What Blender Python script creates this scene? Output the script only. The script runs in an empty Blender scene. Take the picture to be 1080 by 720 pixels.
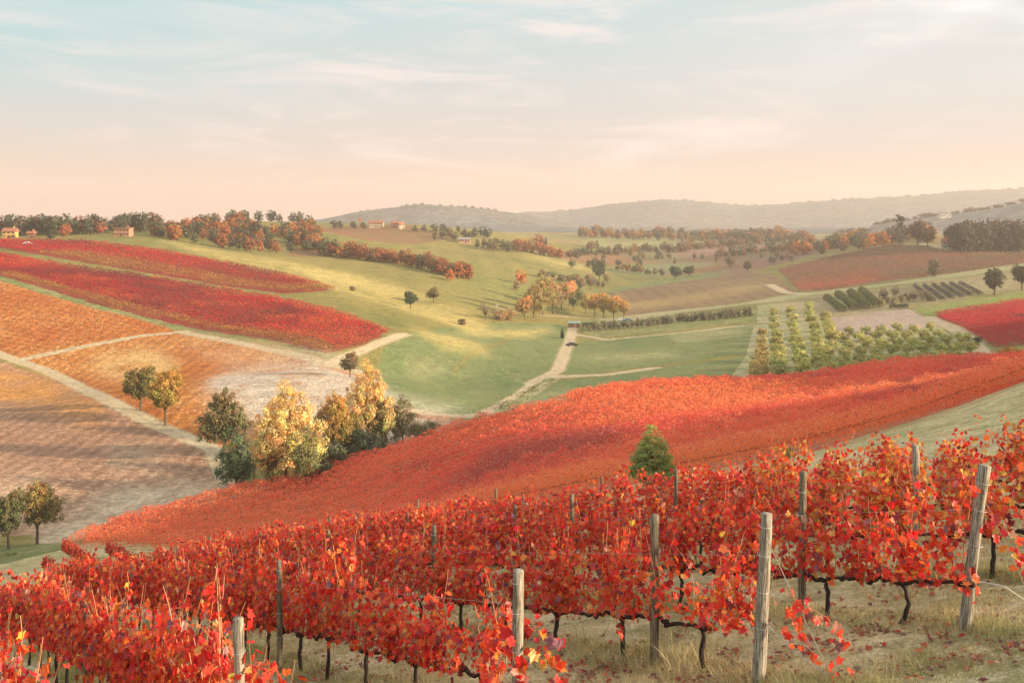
import bpy, math, random, time
import numpy as np
from math import radians, sin, cos, pi, atan2, sqrt, log, exp
T0 = time.time()
rng = np.random.default_rng(7)
random.seed(7)
sc = bpy.context.scene
C = sc.collection
# ------------------------------------------------------------------ camera
F, U0, V0 = 1050.0, 540.0, 236.0       # focal length and eye level in the photograph's own 1080x720 pixels
cam = bpy.data.cameras.new('camera'); camo = bpy.data.objects.new('camera', cam); C.objects.link(camo)
cam.sensor_width = 36.0; cam.lens = 36.0 * F / 1080.0
camo.location = (0, 0, 0); camo.rotation_euler = (pi/2, 0, 0)
cam.shift_y = -(360 - V0) / 1080.0
cam.clip_start = 0.1; cam.clip_end = 20000
cam.dof.use_dof = False
sc.camera = camo
# ------------------------------------------------------------------ light
SUN_AZ, SUN_EL = radians(104), radians(13.5)   # azimuth clockwise from the view direction
sdir = (sin(SUN_AZ)*cos(SUN_EL), cos(SUN_AZ)*cos(SUN_EL), sin(SUN_EL))
sun = bpy.data.lights.new('sun', 'SUN'); suno = bpy.data.objects.new('sun', sun); C.objects.link(suno)
sun.energy = 5.0; sun.angle = radians(1.2); sun.color = (1.0, 0.80, 0.54)
from mathutils import Vector
suno.rotation_euler = Vector(sdir).to_track_quat('Z', 'Y').to_euler()
suno.location = (40, -20, 40)
w = bpy.data.worlds.new('World'); sc.world = w; w.use_nodes = True
nt = w.node_tree; nt.nodes.clear(); N = nt.nodes.new; L = nt.links.new
out = N('ShaderNodeOutputWorld'); bg = N('ShaderNodeBackground'); L(bg.outputs[0], out.inputs[0])
sky = N('ShaderNodeTexSky'); sky.sky_type = 'NISHITA'; sky.sun_disc = False
sky.sun_elevation = SUN_EL; sky.sun_rotation = SUN_AZ
sky.altitude = 200; sky.air_density = 1.0; sky.dust_density = 2.5; sky.ozone_density = 1.6
def rgbmix(nt, a, b, f, mode='MIX'):
    m = nt.nodes.new('ShaderNodeMix'); m.data_type = 'RGBA'; m.blend_type = mode
    for s, v in ((m.inputs[0], f), (m.inputs[6], a), (m.inputs[7], b)):
        if hasattr(v, 'links'): nt.links.new(v, s)
        elif isinstance(v, (int, float)): s.default_value = v
        else: s.default_value = (*v[:3], 1)
    return m.outputs[2]
def mth(nt, op, a, b=None, c=None, clamp=False):
    m = nt.nodes.new('ShaderNodeMath'); m.operation = op; m.use_clamp = clamp
    for s, v in zip(m.inputs, (a, b, c)):
        if v is None: continue
        if hasattr(v, 'links'): nt.links.new(v, s)
        else: s.default_value = v
    return m.outputs[0]
def mrange(nt, v, a, b, c=0.0, d=1.0, smooth=True):
    m = nt.nodes.new('ShaderNodeMapRange'); m.interpolation_type = 'SMOOTHSTEP' if smooth else 'LINEAR'
    nt.links.new(v, m.inputs[0])
    for i, x in enumerate((a, b, c, d)): m.inputs[1+i].default_value = x
    return m.outputs[0]
def noise(nt, vec, scale, detail=4, rough=.55, dist=0.0):
    n = nt.nodes.new('ShaderNodeTexNoise'); n.inputs['Scale'].default_value = scale
    n.inputs['Detail'].default_value = detail; n.inputs['Roughness'].default_value = rough
    n.inputs['Distortion'].default_value = dist
    if vec is not None: nt.links.new(vec, n.inputs['Vector'])
    return n.outputs[0]
def mapping(nt, vec, scale=(1,1,1), rot=(0,0,0), loc=(0,0,0)):
    m = nt.nodes.new('ShaderNodeMapping'); nt.links.new(vec, m.inputs[0])
    m.inputs['Scale'].default_value = scale; m.inputs['Rotation'].default_value = rot; m.inputs['Location'].default_value = loc
    return m.outputs[0]
tc = N('ShaderNodeTexCoord'); sep = N('ShaderNodeSeparateXYZ'); L(tc.outputs['Generated'], sep.inputs[0])
el = sep.outputs[2]; ax = sep.outputs[0]
# thin high veil of cloud that evens out and warms the low sky, blue-green left where it opens
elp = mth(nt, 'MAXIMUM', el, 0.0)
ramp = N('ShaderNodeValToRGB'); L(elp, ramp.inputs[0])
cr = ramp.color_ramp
SKYK = [(0.0, (.50,.30,.225)), (0.035, (.47,.31,.25)), (0.075, (.40,.34,.325)), (0.13, (.365,.375,.375)), (0.215, (.295,.40,.415)), (0.38, (.55,.565,.55)), (1.0, (.73,.72,.69))]  # brighter stops above the frame added as unseen fill for shaded land
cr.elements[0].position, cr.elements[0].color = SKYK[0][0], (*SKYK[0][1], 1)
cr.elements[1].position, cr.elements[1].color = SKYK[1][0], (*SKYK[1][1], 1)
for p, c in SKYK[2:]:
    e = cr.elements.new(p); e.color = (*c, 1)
skys = rgbmix(nt, sky.outputs[0], (0.10, 0.10, 0.10), 1.0, 'MULTIPLY')
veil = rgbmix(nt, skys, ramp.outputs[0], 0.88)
# cooler blue-green opening to the left, greyer to the right
lft = mrange(nt, ax, -0.05, -0.50); hi = mrange(nt, el, 0.05, 0.18)
veil = rgbmix(nt, veil, (.205,.37,.40), mth(nt, 'MULTIPLY', mth(nt, 'MULTIPLY', lft, hi), 0.60))
rgt = mrange(nt, ax, 0.0, 0.35)
veil = rgbmix(nt, veil, (.42,.415,.41), mth(nt, 'MULTIPLY', mth(nt, 'MULTIPLY', rgt, hi), 0.5))
# cirrus: noise on a plane far above
dv = N('ShaderNodeVectorMath'); dv.operation = 'DIVIDE'; L(tc.outputs['Generated'], dv.inputs[0])
cx = N('ShaderNodeCombineXYZ'); z1 = mth(nt, 'ADD', elp, 0.06)
for i in range(3): L(z1, cx.inputs[i])
L(cx.outputs[0], dv.inputs[1])
cv = mapping(nt, tc.outputs['Generated'], (2.6, 1.0, 13.0), (0, radians(9), 0))
n1 = noise(nt, cv, 1.5, 9, .64, 1.1); n2 = noise(nt, mapping(nt, tc.outputs['Generated'], (1.6,1.6,5.0), (0,.2,0), (3.1,1.7,0.35)), 1.0, 3, .5)
cl = mth(nt, 'MULTIPLY', mrange(nt, n1, .46, .68), mrange(nt, n2, .40, .60))
cl = mth(nt, 'MULTIPLY', cl, mrange(nt, el, 0.02, 0.09))
veil = rgbmix(nt, veil, (.55,.47,.45), mth(nt, 'MULTIPLY', cl, 0.7))
cv2 = mapping(nt, tc.outputs['Generated'], (2.2, 1.0, 9.0), (0, radians(-20), 0), (5, 2, 0))
n3 = noise(nt, cv2, .9, 7, .6, 0.6)
cl2 = mth(nt, 'MULTIPLY', mrange(nt, n3, .46, .75), mth(nt, 'MULTIPLY', mrange(nt, ax, .12, .45), mrange(nt, el, .09, .2)))
veil = rgbmix(nt, veil, (.60,.60,.60), mth(nt, 'MULTIPLY', cl2, 0.8))
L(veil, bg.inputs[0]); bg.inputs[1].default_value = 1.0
sc.view_settings.view_transform = 'Standard'; sc.view_settings.look = 'None'
sc.view_settings.gamma = 1.0; sc.view_settings.use_curve_mapping = False
sc.view_settings.exposure = 0.92
cy = sc.cycles
cy.use_denoising = True; cy.denoiser = 'OPENIMAGEDENOISE'
try: cy.denoising_prefilter = 'ACCURATE'; cy.denoising_input_passes = 'RGB_ALBEDO_NORMAL'
except Exception: pass
cy.max_bounces = 6; cy.diffuse_bounces = 3; cy.glossy_bounces = 2; cy.transmission_bounces = 4
cy.volume_bounces = 1; cy.transparent_max_bounces = 4; cy.caustics_reflective = False; cy.caustics_refractive = False
cy.use_adaptive_sampling = False

# ------------------------------------------------------------------ terrain function
def pt(u, v, D): return ((u-U0)/F*D, D, (V0-v)/F*D)
def sstep(x, a, b):
    t = np.clip((x-a)/(b-a), 0, 1); return t*t*(3-2*t)
def plane(x, y):
    p = -3.5 + .2*x - .21*y
    k = 2.5; cap = 1.0
    return -k*np.log(np.exp(-np.clip(p, -80, 80)/k) + np.exp(-cap/k))
CP = [  # u, v, distance
 # big red slope
 (240,522,125),(70,580,96),(140,585,88),(215,584,92),(350,498,135),(420,476,142),(500,447,146),(600,427,150),(700,411,152),(800,411,153),(900,393,156),(1000,384,158),(1080,381,158),
 (400,560,85),(600,520,62),(600,480,95),(800,450,90),(800,430,118),(1000,410,110),(1080,396,125),(960,446,62),(1080,412,66),(880,476,48),(450,520,100),(300,550,105),(1180,372,150),(1250,362,140),
 # valley floor
 (200,522,147),(100,560,135),(0,575,125),(35,572,130),(265,517,152),(340,495,165),(380,482,175),(430,466,185),(430,440,205),(500,437,212),(560,400,275),(450,400,270),(600,362,370),(600,335,470),
 (560,470,178),(600,450,200),(600,425,228),(700,400,255),(800,403,242),(860,402,236),(930,388,240),(1030,380,252),(1080,375,250),(700,370,320),(700,348,395),(800,342,400),(800,323,455),(920,311,475),
 # left ploughed slopes
 (0,520,150),(0,470,180),(0,425,222),(0,372,270),(0,335,305),(0,300,345),(-80,480,170),(-80,400,240),(-80,300,340),(225,470,176),(110,420,210),(175,448,192),(200,395,250),(100,350,295),(200,350,300),(340,395,238),(300,385,260),(340,374,268),(410,352,305),(400,420,215),
 # left red fields
 (0,292,365),(100,322,325),(200,345,308),(0,270,440),(130,288,420),(280,312,385),(350,306,400),(0,255,500),(90,255,505),(200,268,480),(-80,270,470),
 (60,250,560),(150,248,565),(240,262,540),(160,243,640),(0,246,600),(-80,248,600),
 # wooded hill and green slopes
 (230,240,690),(280,234,720),(330,243,700),(300,262,600),(270,268,520),(330,272,560),(300,282,480),(400,292,500),(430,320,425),(460,318,430),(500,332,420),(540,335,430),(470,290,540),(490,275,640),(560,280,700),(500,262,840),(430,264,800),(560,266,860),(640,290,760),(530,300,560),(600,318,540),
 (380,243,900),(430,238,930),(480,246,920),(350,240,950),(300,234,1000),(540,248,1000),(200,236,1000),(60,236,1000),(-100,236,1000),
 # middle and right
 (640,335,485),(660,331,510),(735,325,520),(840,309,555),(700,304,620),(640,306,640),(700,290,760),(810,288,690),(770,276,820),(640,275,900),(700,262,1050),(640,247,1350),(760,252,1250),(700,246,1350),(830,256,1050),(840,276,740),(900,268,760),
 (900,300,565),(1000,288,560),(1080,280,560),(1000,263,730),(1080,269,690),(950,259,750),(1000,252,900),(1080,258,850),(900,250,1000),(1050,311,430),(1000,322,400),(1080,316,415),(1080,362,285),(1000,332,380),(960,300,500),(960,345,330),(1180,320,400),(1180,270,690),(880,345,345),
 # beyond
 (200,240,1700),(400,242,1700),(600,241,1900),(800,243,1800),(1000,243,1700),(300,238,4500),(600,238,4500),(900,238,4500),(1100,238,4500),(-50,238,1700),(-50,238,4500),
]
cpx = [pt(*c) for c in CP]
for azd in range(-180, 181, 20):
    a = radians(azd)
    for r in (20, 42):
        x, y = r*sin(a), r*cos(a); cpx.append((x, y, float(plane(x, y))))
for a_, r_, z_ in [(-35,60,-24),(-45,60,-25),(-60,60,-22),(-90,60,-16),(-45,130,-38),(-60,130,-34),(-90,130,-22),(-45,300,-28),(-45,600,-8),(-60,300,-22),(-90,300,-8),(-60,800,0),
                   (35,60,-4.5),(45,60,-2),(60,60,.5),(90,60,3),(35,110,-11),(45,110,-5),(48,200,6),(52,260,13),(60,180,9),(75,180,13),(90,180,16),(40,230,-9),(35,320,-18),(45,400,0),(60,400,14),(35,700,-12),(50,800,0),(90,500,16),
                   (120,100,3),(120,400,8),(150,100,3),(180,100,3),(-180,100,3),(-150,100,0),(-120,100,-4),(-120,400,0),(150,400,6),(180,400,6),(-180,400,6),(-150,400,4),
                   (60,2000,5),(90,2000,5),(120,2000,5),(150,2000,5),(180,2000,5),(-180,2000,5),(-150,2000,5),(-120,2000,5),(-90,2000,3),(-60,2000,2),
                   (60,4800,5),(120,4800,5),(180,4800,5),(-180,4800,5),(-120,4800,5),(-60,4800,2)]:
    cpx.append((r_*sin(radians(a_)), r_*cos(radians(a_)), z_))
cpx = np.array(cpx)
def lp(x, y): return np.arctan2(x, y), np.log(np.hypot(x, y))
_a, _b = lp(cpx[:,0], cpx[:,1]); _n = len(_a)
def U(d2): return d2*np.log(d2 + 1e-12)
_K = U((_a[:,None]-_a)**2 + (_b[:,None]-_b)**2)
lam = 2e-4
_P = np.stack([np.ones(_n), _a, _b], 1)
_M = np.block([[_K + lam*np.eye(_n), _P], [_P.T, np.zeros((3,3))]])
_w = np.linalg.solve(_M, np.concatenate([cpx[:,2], np.zeros(3)]))
RIDGES = [ (2300, .16, [(250,240),(300,236),(340,231),(380,223),(440,215.5),(480,218),(520,222),(560,228),(600,236),(650,243)]),
           (3500, .15, [(430,236),(500,229),(560,223.5),(600,222.5),(640,216),(700,211),(740,213),(780,217.5),(830,215.5),(900,210),(960,207),(1020,202),(1080,199),(1300,190),(1600,196)]),
           (1500, .13, [(880,246),(920,238),(960,231),(1000,227),(1040,221),(1080,214),(1140,208),(1300,205)]) ]
def vnoise(x, y, s, seed=0):
    x = x/s; y = y/s; xi = np.floor(x).astype(np.int64); yi = np.floor(y).astype(np.int64); fx = x-xi; fy = y-yi
    fx = fx*fx*(3-2*fx); fy = fy*fy*(3-2*fy)
    def h(a, b):
        n = (a*73856093) ^ (b*19349663) ^ (seed*83492791+12345); n = (n*1103515245+12345) & 0x7fffffff
        n = (n ^ (n >> 13))*60493 & 0x7fffffff
        return n/0x7fffffff*2-1
    return (h(xi,yi)*(1-fx)+h(xi+1,yi)*fx)*(1-fy) + (h(xi,yi+1)*(1-fx)+h(xi+1,yi+1)*fx)*fy
def H(x, y):
    x = np.asarray(x, float); y = np.asarray(y, float); sh = x.shape; x = x.ravel(); y = y.ravel()
    a, b = lp(x, y); z = np.empty_like(x)
    for i in range(0, len(x), 40000):
        s = slice(i, i+40000)
        z[s] = U((a[s,None]-_a)**2 + (b[s,None]-_b)**2) @ _w[:_n] + _w[_n] + _w[_n+1]*a[s] + _w[_n+2]*b[s]
    r = np.hypot(x, y)
    k = sstep(r, 28, 62); z = plane(x, y)*(1-k) + z*k
    far = r > 900
    if far.any():
        xf, yf, rf = x[far], y[far], r[far]; uu = U0 + F*xf/np.maximum(yf, 1)
        zf = z[far]
        zf = zf + sstep(rf, 1300, 2200)*(vnoise(xf, yf, 420, 3)*9 + vnoise(xf, yf, 150, 4)*5)
        for D, wd, prof in RIDGES:
            pu = [p[0] for p in prof]; pv = [p[1] for p in prof]
            zc = (V0 - np.interp(uu, pu, pv))/F*D
            g = np.exp(-(np.log(np.maximum(yf, 1)/D)/wd)**2/2)
            zr = -60 + (zc+60)*g + g*(vnoise(xf, yf, 70, 5)*2.2 + vnoise(xf, yf, 26, 6)*1.6)*D/3500
            ok = (yf > 200) & (np.interp(uu, pu, pv) < 238.5)
            zf = np.where(ok, np.maximum(zf, zr), zf)
        z[far] = zf
    return z.reshape(sh)
def hz(x, y): return float(H(np.array([x]), np.array([y]))[0])
_S = np.exp(np.linspace(log(9), log(5200), 900))
def ray(u, v, dmin=9, dmax=5200):
    S = _S[(_S >= dmin) & (_S <= dmax)]
    dx, dz = (u-U0)/F, (V0-v)/F
    g = H(dx*S, S) - dz*S
    k = np.nonzero(g > 0)[0]
    if len(k) == 0: return None
    k = k[0]
    if k == 0: y = S[0]
    else: t = g[k-1]/(g[k-1]-g[k]); y = S[k-1] + t*(S[k]-S[k-1])
    return np.array([dx*y, y, hz(dx*y, y)])
_rc = {}
def rays(poly, dmin=30, dmax=5200, sub=14, close=True):
    """traced outline -> points on the ground"""
    P = []
    m = len(poly)
    for i in range(m if close else m-1):
        a, b = np.array(poly[i][:2], float), np.array(poly[(i+1) % m][:2], float)
        n = max(1, int(np.hypot(*(b-a))/sub))
        for j in range(n):
            q = a + (b-a)*j/n; r = ray(q[0], q[1], dmin, dmax)
            if r is not None: P.append(r)
    if not close:
        r = ray(poly[-1][0], poly[-1][1], dmin, dmax)
        if r is not None: P.append(r)
    return np.array(P)
def inpoly(x, y, P):
    ins = np.zeros(x.shape, bool)
    bb = (x >= P[:,0].min()) & (x <= P[:,0].max()) & (y >= P[:,1].min()) & (y <= P[:,1].max())
    xs, ys = x[bb], y[bb]; c = np.zeros(xs.shape, bool)
    n = len(P)
    for i in range(n):
        x1, y1, x2, y2 = P[i,0], P[i,1], P[(i+1) % n,0], P[(i+1) % n,1]
        if y1 == y2: continue
        c ^= ((y1 > ys) != (y2 > ys)) & (xs < (x2-x1)*(ys-y1)/(y2-y1) + x1)
    ins[bb] = c; return ins
def near_line(x, y, P, wd):
    m = 30
    bb = (x >= P[:,0].min()-m) & (x <= P[:,0].max()+m) & (y >= P[:,1].min()-m) & (y <= P[:,1].max()+m)
    xs, ys = x[bb], y[bb]; d = np.full(xs.shape, 1e9)
    for i in range(len(P)-1):
        a, b = P[i,:2], P[i+1,:2]; ab = b-a; l2 = max(ab @ ab, 1e-9)
        t = np.clip(((xs-a[0])*ab[0] + (ys-a[1])*ab[1])/l2, 0, 1)
        d = np.minimum(d, np.hypot(xs-a[0]-t*ab[0], ys-a[1]-t*ab[1]))
    o = np.zeros(x.shape, bool); o[bb] = d < wd/2; return o
# ------------------------------------------------------------------ object helpers
def tag(o, label=None, cat=None, group=None, kind=None):
    if label: o['label'] = label
    if cat: o['category'] = cat
    if group: o['group'] = group
    if kind: o['kind'] = kind
    return o
def mesh(name, V, Fc, mat=None, smooth=False, col=None):
    """Fc: array (n,3|4) or list of such arrays; col: per-face rgb"""
    V = np.asarray(V, np.float32); me = bpy.data.meshes.new(name)
    Fs = [np.asarray(f, np.int32) for f in (Fc if isinstance(Fc, list) else [Fc])]
    Fs = [f for f in Fs if len(f)]
    nl = sum(f.size for f in Fs); nf = sum(len(f) for f in Fs)
    me.vertices.add(len(V)); me.vertices.foreach_set('co', V.ravel())
    me.loops.add(nl); me.polygons.add(nf)
    me.loops.foreach_set('vertex_index', np.concatenate([f.ravel() for f in Fs]))
    st, tot, p = [], [], 0
    for f in Fs:
        k = f.shape[1]; st.append(p + np.arange(len(f))*k); tot.append(np.full(len(f), k)); p += f.size
    me.polygons.foreach_set('loop_start', np.concatenate(st).astype(np.int32))
    try: me.polygons.foreach_set('loop_total', np.concatenate(tot).astype(np.int32))
    except Exception: pass
    me.polygons.foreach_set('use_smooth', np.full(nf, bool(smooth)))
    if col is not None:
        at = me.attributes.new('col', 'FLOAT_COLOR', 'FACE')
        c4 = np.ones((nf, 4), np.float32); c4[:,:3] = col; at.data.foreach_set('color', c4.ravel())
    me.update(calc_edges=True)
    if mat is not None: me.materials.append(mat)
    return me
def obj(name, me, parent=None, loc=(0,0,0), rot=(0,0,0), scale=(1,1,1), color=None):
    o = bpy.data.objects.new(name, me); C.objects.link(o)
    o.parent = parent; o.location = loc; o.rotation_euler = rot; o.scale = scale
    if color is not None: o.color = (*color[:3], 1)
    return o
def empty(name, loc=(0,0,0), rz=0, scale=1):
    o = bpy.data.objects.new(name, None); C.objects.link(o); o.location = loc; o.rotation_euler = (0,0,rz)
    o.scale = (scale,)*3 if not hasattr(scale, '__len__') else scale
    o.empty_display_size = .3
    return o
def newmat(name, rough=.9, spec=.1):
    m = bpy.data.materials.new(name); m.use_nodes = True; nt = m.node_tree
    b = nt.nodes['Principled BSDF']; b.inputs['Roughness'].default_value = rough
    b.inputs['Specular IOR Level'].default_value = spec
    return m, nt, b
def bump(nt, b, h, dist, strength=1.0):
    n = nt.nodes.new('ShaderNodeBump'); n.inputs['Strength'].default_value = strength; n.inputs['Distance'].default_value = dist
    nt.links.new(h, n.inputs['Height']); nt.links.new(n.outputs[0], b.inputs['Normal'])
# ------------------------------------------------------------------ ground: classes, materials, one continuous sheet
def gmat(name, A, B, Cc, big=.03, mid=.25, fine=1.6, bmp=.12, stripe=None, speck=None, fleck=None):
    """A/B vary in broad patches, Cc in fine ones; stripe=(angle, period m, strength, colour)"""
    m, nt, b = newmat(name, .95, .05)
    g = nt.nodes.new('ShaderNodeNewGeometry'); P = g.outputs['Position']
    c = rgbmix(nt, A, B, mrange(nt, noise(nt, P, big, 4, .6, .3), .36, .64))
    c = rgbmix(nt, c, Cc, mth(nt, 'MULTIPLY', mrange(nt, noise(nt, P, mid, 5, .65), .42, .68), .6))
    f = noise(nt, P, fine, 4, .7)
    c = rgbmix(nt, c, (.5,.5,.5), 1.0, 'MULTIPLY') if False else c
    k = mrange(nt, f, .3, .7, .62, 1.38, False)
    k = mth(nt, 'MULTIPLY', k, mrange(nt, noise(nt, P, fine*.22, 5, .7, .8), .32, .68, .74, 1.26, False))
    mul = nt.nodes.new('ShaderNodeVectorMath'); mul.operation = 'SCALE'; nt.links.new(c, mul.inputs[0]); nt.links.new(k, mul.inputs['Scale'])
    c = mul.outputs[0]
    if stripe:
        ang, per, st, sc_ = stripe
        v = mapping(nt, P, (1/per, .004, 0), (0, 0, -ang))
        wv = nt.nodes.new('ShaderNodeTexWave'); wv.inputs['Scale'].default_value = 0.314; wv.inputs['Distortion'].default_value = .6
        wv.inputs['Detail'].default_value = 2; wv.inputs['Detail Scale'].default_value = .6
        nt.links.new(v, wv.inputs[0])
        c = rgbmix(nt, c, sc_, mth(nt, 'MULTIPLY', wv.outputs[1], st))
    if speck:
        vo = nt.nodes.new('ShaderNodeTexVoronoi'); vo.inputs['Scale'].default_value = speck[0]; nt.links.new(P, vo.inputs['Vector'])
        c = rgbmix(nt, c, speck[1], mth(nt, 'MULTIPLY', mrange(nt, vo.outputs['Distance'], speck[2], speck[2]*.4), mrange(nt, noise(nt, P, .03, 3), .4, .6)))
    ov = nt.nodes.new('ShaderNodeAttribute'); ov.attribute_name = 'over'
    sh_ = nt.nodes.new('ShaderNodeVectorMath'); sh_.operation = 'SCALE'; nt.links.new(ov.outputs['Color'], sh_.inputs[0]); nt.links.new(k, sh_.inputs['Scale'])
    c = rgbmix(nt, c, sh_.outputs[0], ov.outputs['Alpha'])
    nt.links.new(c, b.inputs['Base Color'])
    bump(nt, b, f, bmp)
    return m
GM = {}
GM['ground'] = gmat('dry_meadow', (.24,.20,.065), (.155,.165,.05), (.29,.225,.09), .012, .12, 1.0, .25, stripe=(radians(62), 9, .35, (.30,.24,.085)))
GM['vineyard_ground'] = gmat('straw_ground', (.64,.50,.28), (.36,.31,.15), (.80,.68,.45), .5, 2.2, 22, .05)
GM['leaf_litter'] = gmat('leaf_litter', (.52,.20,.10), (.44,.20,.11), (.60,.14,.07), .05, .5, 5, .1)
GM['grass_strip'] = gmat('pale_grass', (.50,.41,.22), (.36,.32,.15), (.60,.49,.29), .2, 1.0, 6, .05)
GM['crop_field'] = gmat('young_crop', (.145,.19,.075), (.185,.21,.08), (.22,.215,.10), .02, .10, 1.4, .15, stripe=(radians(75), 4, .4, (.21,.22,.10)))
GM['ploughed_field'] = gmat('ploughed_soil', (.44,.245,.16), (.50,.295,.19), (.34,.195,.13), .03, .35, 1.1, .8, stripe=(radians(-38), 2.2, .45, (.22,.12,.075)), speck=(.9,(.64,.46,.30),.34))
GM['stubble_field'] = gmat('orange_stubble', (.50,.17,.045), (.58,.25,.07), (.36,.10,.03), .03, .25, 1.1, .7, stripe=(radians(-32), 2.6, .5, (.28,.09,.03)), speck=(.8,(.75,.50,.24),.36))
GM['pale_soil'] = gmat('pale_clay', (.55,.47,.38), (.46,.42,.38), (.60,.50,.38), .05, .3, 2.0, .2)
GM['dirt_track'] = gmat('track', (.54,.42,.28), (.46,.36,.23), (.38,.33,.18), .08, .5, 2.5, .06)
GM['verge'] = gmat('rough_verge', (.19,.21,.08), (.30,.27,.12), (.12,.15,.06), .1, .5, 2.5, .25)
GM['brown_field'] = gmat('tilled_brown', (.19,.12,.08), (.25,.165,.085), (.15,.10,.075), .012, .08, 1.0, .25, stripe=(radians(12), 9, .4, (.28,.20,.09)))
GM['rust_field'] = gmat('rusty_vines', (.30,.14,.07), (.24,.17,.08), (.36,.12,.06), .015, .1, 1.2, .4, stripe=(radians(-30), 2.7, .5, (.15,.10,.06)))
GM['red_earth'] = gmat('red_earth', (.34,.06,.045), (.26,.10,.05), (.22,.05,.04), .03, .2, 1.2, .2)
GM['fallow'] = gmat('fallow_plot', (.42,.30,.25), (.38,.29,.23), (.46,.34,.26), .05, .3, 1.6, .12)
GM['green_plot'] = gmat('green_plot', (.20,.24,.06), (.26,.27,.08), (.15,.20,.05), .05, .3, 1.6, .1)
GM['orchard_ground'] = gmat('orchard_grass', (.38,.33,.18), (.28,.29,.13), (.44,.36,.23), .05, .3, 1.8, .12)
GM['far_farmland'] = gmat('far_fields', (.27,.23,.11), (.20,.20,.09), (.30,.16,.08), .004, .015, .08, .6)
GM['hills'] = gmat('wooded_hills', (.13,.145,.15), (.18,.16,.145), (.15,.16,.155), .003, .012, .06, 6.0)  # distance haze painted into the woods as a lifted blue-grey base
KEYS = list(GM)
KI = {k: i for i, k in enumerate(KEYS)}
t1 = time.time()
fa = np.radians(np.linspace(-29.5, 29.5, 1060))
ca = np.radians(np.arange(30.5, 180.1, 2.3))
AZ = np.concatenate([[-pi], -ca[::-1][1:] if abs(ca[-1]-pi) < .02 else -ca[::-1], fa, ca, [pi]])
AZ = np.unique(np.round(AZ, 6))
R = np.concatenate([np.exp(np.arange(log(2.2), log(60), .02)), np.exp(np.arange(log(60), log(1400), .0046)), np.exp(np.arange(log(1400), log(4800), .010))])
GA, GR = np.meshgrid(AZ, R); GX, GY = GR*np.sin(GA), GR*np.cos(GA)
GZ = H(GX, GY)
GZ += sstep(GR, 60, 130)*(1-sstep(GR, 900, 1400))*(vnoise(GX, GY, 38, 11)*.35 + vnoise(GX, GY, 13, 12)*.12) + (1-sstep(GR, 40, 70))*(vnoise(GX, GY, 1.7, 13)*.035 + vnoise(GX, GY, .55, 14)*.02)
print('terrain', GX.shape, round(time.time()-t1, 1))
nr, nc = GX.shape
cx_ = (GX[:-1,:-1]+GX[1:,1:]+GX[1:,:-1]+GX[:-1,1:]).ravel()/4; cy_ = (GY[:-1,:-1]+GY[1:,1:]+GY[1:,:-1]+GY[:-1,1:]).ravel()/4
cr_ = np.hypot(cx_, cy_)
cls = np.full(cx_.shape, KI['ground'], np.int8)
wob = np.minimum(.008*cr_, .8)
wx = cx_ + wob*vnoise(cx_, cy_, 4.5, 21); wy = cy_ + wob*vnoise(cx_, cy_, 4.5, 22)
cls[cr_ > 1000] = KI['far_farmland']; cls[cr_ > 1420] = KI['hills']
cls[(cr_ < 43) & (cy_ > -60)] = KI['vineyard_ground']; cls[cr_ >= 43] = np.where((cr_[cr_ >= 43] < 60), KI['grass_strip'], cls[cr_ >= 43])
nd_ = cx_*.841 + cy_*.541
cls[(nd_ > -4) & (nd_ < 27) & (cr_ >= 40) & (cr_ < 112) & (cy_ > 20)] = KI['grass_strip']
WP = {}; TR = []
def area(key, poly, dmin=60, dmax=5200, name=None):
    P = rays(poly, dmin, dmax)
    if len(P) < 3: print('bad area', key, poly[:2]); return
    cls[inpoly(wx, wy, P)] = KI[key]
    if name: WP[name] = P
def line(key, pts, wd, dmin=60, dmax=5200, name=None):
    P = rays(pts, dmin, dmax, close=False); cls[near_line(cx_, cy_, P, wd)] = KI[key]
    if key == 'dirt_track': TR.append((P, wd))
    if name: WP[name] = P
# valley crops
area('crop_field', [(404,368),(440,350),(500,341),(592,341),(603,350),(592,372),(584,388),(556,404),(520,428),(492,437),(440,432),(404,415),(398,392)], 190)
area('crop_field', [(612,360),(700,352),(793,342),(792,373),(700,384),(640,392),(594,396),(600,372)], 240)
area('crop_field', [(590,402),(640,398),(700,387),(790,376),(782,395),(768,418),(690,428),(600,445),(520,450),(545,425)], 175)
area('verge', [(612,338),(800,327),(800,339),(700,349),(620,357)], 300)
# left slope
area('ploughed_field', [(-120,345),(0,380),(60,402),(110,425),(225,478),(238,512),(190,510),(120,520),(80,545),(40,560),(-120,575)], 115)
area('ploughed_field', [(238,512),(190,508),(120,518),(80,545),(30,562),(60,572),(130,556),(240,520)], 115)
area('stubble_field', [(-120,280),(0,297),(100,325),(200,351),(300,370),(345,380),(372,394),(400,414),(425,432),(460,434),(492,438),(470,450),(440,466),(380,484),(300,507),(240,516),(225,472),(175,447),(110,418),(0,370),(-120,335)], 165)
area('verge', [(210,533),(300,512),(380,490),(430,468),(470,454),(520,440),(548,416),(585,395),(560,402),(500,436),(440,460),(380,480),(300,505),(225,520),(60,572),(0,575),(-60,585),(-60,600),(0,597),(70,580)], 80)
# the large slope below the foreground vines
bigpoly = rays([(68,581),(110,561),(175,543),(240,523),(300,511),(350,498),(420,477),(500,449),(600,428)], 70, 175, close=False)
low = rays([(1080,414),(1020,430),(960,449),(900,471)], 30, 140, close=False)
bigpoly = np.concatenate([bigpoly[:,:2], [(8,152),(37,153.5),(56,156),(69,157.5),(84,158.5),(98,150),(96,128),(70,98)], low[:,:2], [(12,50.5),(4,52),(-6,57),(-14,66),(-22,78),(-31,90)]])
cls[inpoly(cx_, cy_-5.5, bigpoly) & inpoly(cx_-1.5, cy_-3, bigpoly)] = KI['leaf_litter']
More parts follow.
